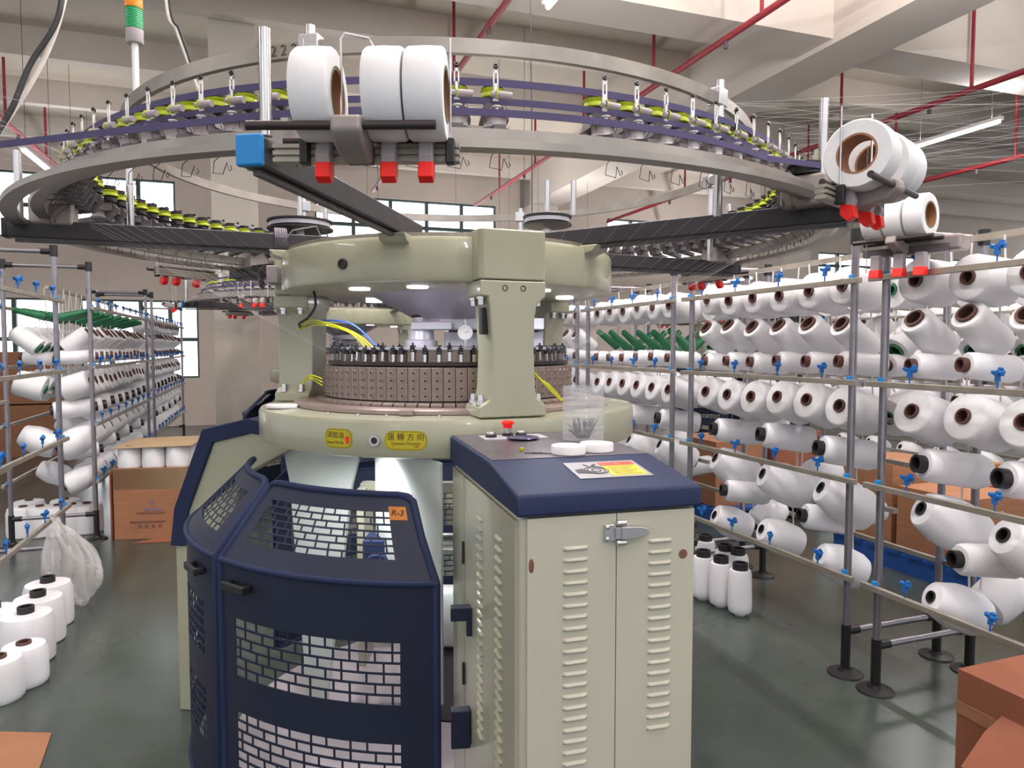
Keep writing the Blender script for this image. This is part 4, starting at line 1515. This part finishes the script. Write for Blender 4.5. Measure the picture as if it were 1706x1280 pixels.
# bracket with elastic spools above the right rack
xb = thing('spool_bracket', 'small bracket with red triggers above the near right rack posts', 'bracket', (1.56, 2.85, 0), rad(-52))
b = MB().box((-0.16, 0.0, 1.865), (0.16, 0.03, 1.895))
b.build('rail', M['dark'], xb)
for y in (-0.10, -0.01):
    MB().cyl((-0.15, y, 1.915), (0.15, y, 1.915), 0.0085, 12).build('roller', M['camdark'], xb)
b = MB().prism([(0.03, 1.865), (0.03, 1.895), (0.0, 1.905), (-0.11, 1.93), (-0.12, 1.90), (-0.03, 1.865)], -0.02, 0.02, 'yz')
b.build('roller_bracket', M['cast'], xb, bevel=0.006)
b = MB().box((-0.05, 0.02, 1.87), (0.20, 0.12, 1.93))
b.build('bracket_block', M['cast'], xb, bevel=0.012)
MB().cyl((0.06, 0.07, 1.80), (0.06, 0.07, 2.04), 0.012, 12).build('guide_rod', M['steel'], xb)
MB().cyl((-0.13, -0.03, 1.80), (-0.13, -0.03, 2.06), 0.0022, 6).build('guide_rod', M['steel'], xb)
for x in (-0.09, 0.0, 0.08):
    t = MB().box((x - 0.018, -0.045, 1.805), (x + 0.018, -0.01, 1.865)).build('stop_trigger', M['grey'], xb, bevel=0.003)
    MB().prism([(-0.055, 1.775), (-0.01, 1.775), (-0.008, 1.808), (-0.048, 1.808)], x - 0.02, x + 0.02, 'yz').build('trigger_tip', M['red'], t, bevel=0.002)
xm = Matrix.Translation((1.56, 2.85, 0)) @ Matrix.Rotation(rad(-52), 4, 'Z')
for x, w in zip((-0.075, 0.005, 0.085), ('far end', 'middle one', 'nearest camera')):
    put_spool(xm @ Matrix.Translation((x, -0.055, 2.000)) @ Matrix.Rotation(PI / 2, 4, 'Y') @ Matrix.Diagonal((1.1, 1.1, 1.1, 1)),
              'white elastic spool on the small bracket over right rack, %s' % w, 'elastic spools on the brackets')

# ------------------------------------------------------------------ machines further back (fewer parts, too small to show them)
def keep(ch):
    n = ch.name.split('.')[0]
    drop = ('lettering', 'oil', 'sticker', 'direction', 'arrow', 'yarn_carrier', 'cam_block', 'gauge', 'number', 'screw', 'bed_screw', 'socket', 'takedown', 'inner_post',
            'fabric', 'base', 'led_lamp', 'round_lock', 'lock_plug', 'eyelet', 'wire_guide', 'lime_disc', 'tension', 'number_sticker', 'terminal', 'tied', 'earth', 'blue_wire', 'signal', 'tower', 'drive_pulley')
    return not any(n.startswith(d) for d in drop)


def far_machine(s, t, rz, label):
    r = copy_tree(machine, None, keep)
    r.location = rm(s, t)
    r.rotation_euler = (0, 0, rz)
    r['label'] = label
    if 'feeder_count' in r:
        del r['feeder_count']
    cr = MB().band(0.40, 0.47, 1.31, 1.43, seg=72)
    cr.build('cam_ring', M['cam'], r)
    cr = MB().band(0.42, 0.44, 1.448, 1.49, seg=60)
    cr.build('carrier_ring', M['camdark'], r)
    return r


far_machine(6.9, 0.75, rad(-60), 'second knitting machine directly behind the main one')
far_machine(8.3, 6.3, rad(-30), 'distant knitting machine seen through the right yarn rack')
if 'feeder_count' in machine:
    del machine['feeder_count']

# ------------------------------------------------------------------ yarn threads
b = MB()
for i, ph in enumerate(feeder_angles):
    a = AXIS + pol(1.19, ph, 1.875)
    c = AXIS + pol(0.445, ph + 6, 1.47)
    b.tube([a, c], 0.00013, 3)
for i in range(30):
    z = random.uniform(2.0, 2.25)
    s_ = random.uniform(0.2, 1.7)
    a = rm(s_, 2.49 + random.uniform(0, 0.5), z + random.uniform(0.0, 0.1))
    ph = random.uniform(35, 95)
    b.tube([a, AXIS + pol(1.25, ph, 2.085)], 0.00017, 3)
for i in range(24):
    a = rm(random.uniform(0.8, 3.0), -1.5, random.uniform(2.2, 2.5))
    b.tube([a, AXIS + pol(1.25, random.uniform(-100, -40), 2.085)], 0.00022, 3)
tag(b.build('yarn_threads', M['thread'], smooth=0), 'fine white yarn threads running from racks to the machine', 'threads', kind='stuff')


# ------------------------------------------------------------------ standing cones on the floor
def standing(name, prof, mat_y, core, r, L, label, p, group, out=0.03):
    o = MB().lathe(prof, 32).build(name, mat_y, loc=p)
    MB().lathe([(r * 0.7, L - 0.01), (r * 0.7, L + out), (r, L + out), (r, L - 0.005), (r * 0.7, L - 0.01)], 24).build('core_tube', core, o)
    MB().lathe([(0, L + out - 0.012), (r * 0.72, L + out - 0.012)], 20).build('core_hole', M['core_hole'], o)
    return tag(o, label, 'yarn cone', group)


def fl(px, py):
    """floor point below a pixel's ray"""
    c, sn = math.cos(PITCH), math.sin(PITCH)
    x = (px - 853) / 1180
    y = (640 - py) / 1180
    d = Vector((x, c + y * sn, y * c - sn))
    k = -EYE / d.z
    return Vector((d.x * k, d.y * k, 0))


fat = [(0, 0), (0.108, 0), (0.116, 0.008), (0.118, 0.04), (0.116, 0.19), (0.105, 0.225), (0.04, 0.232), (0, 0.232)]
small = [(0, 0), (0.085, 0), (0.092, 0.008), (0.094, 0.03), (0.092, 0.145), (0.082, 0.172), (0.04, 0.178), (0, 0.178)]
g = 'yarn cones standing on the left floor'
standing('yarn_cone', small, M['yarn_sheen'], M['core'], 0.030, 0.178, 'short white cone at the left picture edge, lowest of the floor row', fl(0, 1164) , g, 0.012)
standing('yarn_cone', small, M['yarn_sheen'], M['core'], 0.030, 0.178, 'short white cone with brown core, second from the bottom of floor row', fl(42, 1138), g, 0.012)
standing('yarn_cone', fat, M['yarn_sheen'], M['core_black'], 0.036, 0.232, 'fat white cone with black core standing behind the two short cones', fl(46, 1100), g)
standing('yarn_cone', fat, M['yarn_sheen'], M['core_black'], 0.036, 0.232, 'fat white cone with black core, middle of the left floor row', fl(66, 1068), g)
standing('yarn_cone', fat, M['yarn_sheen'], M['core_black'], 0.036, 0.232, 'fat white cone with black core standing next to the plastic bag', fl(82, 1040), g)
standing('yarn_cone', fat, M['yarn_sheen'], M['core_black'], 0.036, 0.232, 'fat white cone partly cut by the left edge, behind others', fl(-10, 1092), g)
for i, (px, py) in enumerate([(40, 893), (68, 892), (98, 890), (122, 888), (146, 886), (50, 880), (110, 878)]):
    standing('yarn_cone', fat, M['yarn_sheen'], M['core'], 0.03, 0.232, 'white cone standing under the left rack, %s from the left post' % ORD[i], fl(px, py), 'cones standing under the left rack', 0.01)
tall = [(0, 0.0), (0.03, 0), (0.03, 0.018), (0.058, 0.02), (0.064, 0.028), (0.066, 0.06), (0.062, 0.235), (0.056, 0.255), (0.03, 0.258), (0, 0.258)]
for i, (px, py, lab) in enumerate([(1232, 1024, 'slim white bobbin, front right of the black capped group'), (1200, 1010, 'slim white bobbin, front middle of the black capped group'),
                                   (1171, 998, 'slim white bobbin half hidden by the cabinet, black cap'), (1207, 986, 'slim white bobbin at the back middle of the black capped group'),
                                   (1228, 994, 'slim white bobbin behind the front right black capped one'), (1174, 966, 'slim white bobbin at the rear left of the capped group')]):
    standing('bobbin', tall, M['yarn_sheen'], M['core_black'], 0.042, 0.258, lab, fl(px, py), 'black capped bobbins beside the cabinet', 0.036)

# ------------------------------------------------------------------ cartons
def carton(p, rz, w, d, h, label, m='card', open_top=False, group=None, z=0.0):
    r = thing('carton', label, 'box', (p[0], p[1], z), rz, group)
    t = 0.006
    b = MB()
    if open_top:
        b.box((-w / 2, -d / 2, 0), (w / 2, d / 2, t))
        b.box((-w / 2, -d / 2, 0), (w / 2, -d / 2 + t, h))
        b.box((-w / 2, d / 2 - t, 0), (w / 2, d / 2, h))
        b.box((-w / 2, -d / 2, 0), (-w / 2 + t, d / 2, h))
        b.box((w / 2 - t, -d / 2, 0), (w / 2, d / 2, h))
    else:
        b.box((-w / 2, -d / 2, 0), (w / 2, d / 2, h))
        b.box((-w / 2, -0.0015, h), (w / 2, 0.0015, h + 0.001))
    b.build('carton_body', M[m], r, bevel=0.004)
    return r


# open carton by the left aisle, yarn cones in it, sheet on top
pb = fl(245, 899)
rzb = rad(8)
cl = carton((pb.x, pb.y + 0.25), rzb, 0.55, 0.48, 0.56, 'brown carton full of white cones on the left aisle floor', open_top=True)
b = MB()
b.box((-0.16, -0.2425, 0.13), (0.10, -0.2405, 0.145))
b.box((-0.11, -0.2425, 0.20), (0.10, -0.2405, 0.212))
for k in range(4):
    b.box((-0.10 + 0.05 * k, -0.2425, 0.09), (-0.075 + 0.05 * k, -0.2405, 0.115))
b.build('box_print', M['tape'], cl)
b = MB().box((-0.06, -0.2428, 0.225), (0.08, -0.2405, 0.24))
b.build('violet_print', M['violet_print'], cl)
text_flat('R', 0.07, M['violet_print'], cl, Matrix.Translation((0.005, -0.2415, 0.28)) @ Matrix.Rotation(PI / 2, 4, 'X'))
b = MB().box((-0.295, -0.25, 0.0), (-0.288, 0.15, 0.52))
b.build('side_flap', M['card_red'], cl)
cmx = Matrix.Translation(cl.location) @ Matrix.Rotation(rzb, 4, 'Z')
midc = [(0, 0), (0.080, 0), (0.086, 0.006), (0.088, 0.02), (0.084, 0.15), (0.078, 0.165), (0.03, 0.167), (0, 0.167)]
i = 0
for iy in range(2):
    for ix in range(3):
        o = standing('yarn_cone', midc, M['yarn'], M['core'], 0.028, 0.167, 'white cone under the cardboard sheet, %s row %s in the carton' % (('front', 'rear')[iy], ('left', 'middle', 'right')[ix]),
                     cmx @ Vector((-0.178 + 0.178 * ix, -0.15 + 0.19 * iy, 0.552)), 'cones in the open carton', 0.004)
MB().box((-0.27, -0.24, 0.39), (0.27, 0.24, 0.55)).build('carton_filling', M['card_pale'], cl)
b = MB().box((-0.27, -0.25, 0), (0.31, 0.24, 0.006))
sh = b.build('cardboard_sheet', M['card_pale'], loc=cmx @ Vector((0, 0, 0.726)), rot=(rad(2), rad(-1.5), rzb))
tag(sh, 'pale cardboard sheet lying on the cones in the carton', 'cardboard')

# carton at lower right with open flap
cr = carton((1.77, 1.97), rad(20), 0.60, 0.60, 0.50, 'red brown carton at the lower right corner', 'card_red')
b = MB().prism([(-0.298, 0.42), (-0.37, 0.385), (-0.46, 0.30), (-0.456, 0.296), (-0.366, 0.378), (-0.297, 0.412)], -0.29, 0.16, 'xz')
b.build('open_flap', M['card_red'], cr)
b = MB().box((-0.302, -0.30, 0.05), (-0.299, 0.30, 0.13))
b.box((-0.302, -0.30, 0.36), (-0.299, 0.30, 0.40))
b.build('tape_strip', M['card'], cr)
p0 = fl(85, 1225)
b = MB().prism([(q_.x - p0.x, q_.y - p0.y) for q_ in (fl(-120, 1340), fl(45, 1345), fl(86, 1224), fl(-120, 1219))], 0.0, 0.006, 'xy')
tag(b.build('cardboard_sheet', M['card'], loc=(p0.x, p0.y, 0.001)), 'flat cardboard sheet on the floor at the lower left', 'cardboard')
b = MB().prism([(0, 0), (0.42, 0.06), (0.46, 0.16), (0.10, 0.12)], 0, 0.005, 'xy')
p0 = fl(222, 906)
tag(b.build('cardboard_strip', M['card_red'], loc=(p0.x, p0.y, 0.001)), 'brown cardboard strip on floor before the carton', 'cardboard')


def pallet(s, t, rz, label, boxes):
    p = rm(s, t)
    r = thing('pallet', label, 'pallet', p, RA + rz, 'blue pallets')
    b = MB()
    for k in range(7):
        y = -0.5 + k * 0.16
        b.box((-0.6, y, 0.12), (0.6, y + 0.1, 0.145))
    b.build('deck_boards', M['pallet'], r)
    b = MB()
    for x in (-0.58, -0.06, 0.46):
        b.box((x, -0.5, 0.0), (x + 0.12, 0.56, 0.12))
    b.build('runner', M['pallet'], r)
    mw = Matrix.Translation(p) @ Matrix.Rotation(RA + rz, 4, 'Z')
    for (x, y, w, d, h, z, lab, m) in boxes:
        q = mw @ Vector((x, y, 0))
        carton((q.x, q.y), RA + rz + rad(random.uniform(-3, 3)), w, d, h, lab, m, z=z + 0.146)


pallet(3.55, 4.55, 0.0, 'blue pallet under brown cartons seen through near right rack', [
    (-0.28, -0.2, 0.52, 0.5, 0.42, 0, 'brown carton on blue pallet, front left, seen through right rack', 'card'),
    (0.28, -0.2, 0.52, 0.5, 0.42, 0, 'brown carton on blue pallet, front right, seen through right rack', 'card_red'),
    (-0.28, 0.32, 0.52, 0.45, 0.55, 0, 'taller brown carton at the rear left of the near pallet', 'card'),
    (0.28, 0.32, 0.52, 0.45, 0.5, 0, 'brown carton at the rear right of the near pallet', 'card')])
pallet(5.4, 4.1, 0.0, 'blue pallet under brown cartons, farther one behind the second bay', [
    (-0.28, -0.1, 0.52, 0.6, 0.55, 0, 'brown carton at left on the farther blue pallet', 'card'),
    (0.30, -0.1, 0.52, 0.6, 0.6, 0, 'brown carton at right on the farther blue pallet', 'card_red')])
for (s_, t_, z_, lab) in ((11.6, -3.1, 0.0, 'lower brown carton of the stack behind the left rack'), (11.6, -3.1, 0.72, 'upper brown carton of the stack behind the left rack')):
    q = rm(s_, t_)
    carton((q.x, q.y), RA, 0.9, 0.8, 0.7, lab, 'card', z=z_)

# ------------------------------------------------------------------ plastic bag tied to the left rack post
b = MB()
ns, nr = 56, 36
vs = []
prng = [[random.uniform(-1, 1) for _ in range(16)] for _ in range(4)]
for j in range(nr + 1):
    v = j / nr
    z = 0.015 + 0.50 * v
    prof = 0.020 + 0.135 * max(0.0, math.sin(PI * min(1.0, 1.08 * v + 0.02))) ** 0.55 * (1 - 0.45 * v)
    for i_ in range(ns):
        a = 2 * PI * i_ / ns
        w = 0
        for k in range(16):
            w += prng[0][k] * math.sin((k + 2) * a + 5 * prng[1][k] + (9 * prng[2][k]) * v) * math.cos(7 * prng[3][k] * v + k) / (0.6 * k + 2)
        crease = abs(math.sin(5.5 * a + 6 * v + 2 * math.sin(7 * v))) ** 0.5
        r_ = prof * (0.78 + 0.30 * w + 0.28 * crease)
        vs.append((r_ * math.cos(a) * 1.15 - 0.11 * v * v, r_ * math.sin(a) * 0.8, z + 0.02 * math.sin(3 * a + 9 * v) * (1 - v)))
fs = []
for j in range(nr):
    for i_ in range(ns):
        k = (i_ + 1) % ns
        fs.append((j * ns + i_, j * ns + k, (j + 1) * ns + k, (j + 1) * ns + i_))
fs.append(tuple(range(ns - 1, -1, -1)))
b.add(vs, fs)
q = fl(128, 1008)
tag(b.build('plastic_bag', M['bag'], loc=(q.x, q.y, 0.0), smooth=24), 'crumpled translucent plastic bag on the floor by left rack post', 'bag')

# ------------------------------------------------------------------ hanging cables
def cable(name, pts, r, m, label):
    # smooth the polyline
    P = [Vector(p) for p in pts]
    out = []
    for i_ in range(len(P) - 1):
        p0_, p1_, p2_, p3_ = P[max(0, i_ - 1)], P[i_], P[i_ + 1], P[min(len(P) - 1, i_ + 2)]
        for k in range(8):
            t = k / 8
            out.append(0.5 * ((2 * p1_) + (p2_ - p0_) * t + (2 * p0_ - 5 * p1_ + 4 * p2_ - p3_) * t * t + (3 * p1_ - p0_ - 3 * p2_ + p3_) * t ** 3))
    out.append(P[-1])
    tag(MB().tube(out, r, 8).build(name, m), label, 'cable', 'power cables')


def at(px, py, Y):
    c, sn = math.cos(PITCH), math.sin(PITCH)
    x = (px - 853) / 1180
    y = (640 - py) / 1180
    d = Vector((x, c + y * sn, y * c - sn))
    k = Y / d.y
    return Vector((d.x * k, Y, EYE + d.z * k))


cable('power_cable', [at(150, -260, 2.5), at(108, -30, 2.4), at(92, 40, 2.38), at(50, 108, 2.35), at(20, 180, 2.32), at(-10, 230, 2.3)], 0.009, M['cable_black'], 'thick black cable hanging from the ceiling at upper left')
cable('power_cable', [at(162, -260, 2.52), at(112, -20, 2.42), at(86, 70, 2.4), at(45, 150, 2.37), at(-15, 240, 2.33)], 0.008, M['cable_white'], 'white cable hanging beside the thick black one')
cable('power_cable', [at(265, -260, 2.9), at(277, 0, 2.9), at(294, 50, 2.92), at(312, 100, 2.95), at(330, 150, 3.0)], 0.007, M['cable_white'], 'white cable dropping behind the green and amber signal tower')
cable('power_cable', [at(268, -260, 2.9), at(282, 0, 2.9), at(299, 50, 2.92), at(316, 100, 2.95), at(328, 146, 3.0)], 0.005, M['cable_black'], 'thin black cable twisted with the white one near signal tower')
cable('power_cable', [at(884, -200, 5.2), at(884, 60, 5.2), at(886, 200, 5.2), at(886, 380, 5.2)], 0.004, M['cable_black'], 'single thin black wire hanging behind the rings, centre')
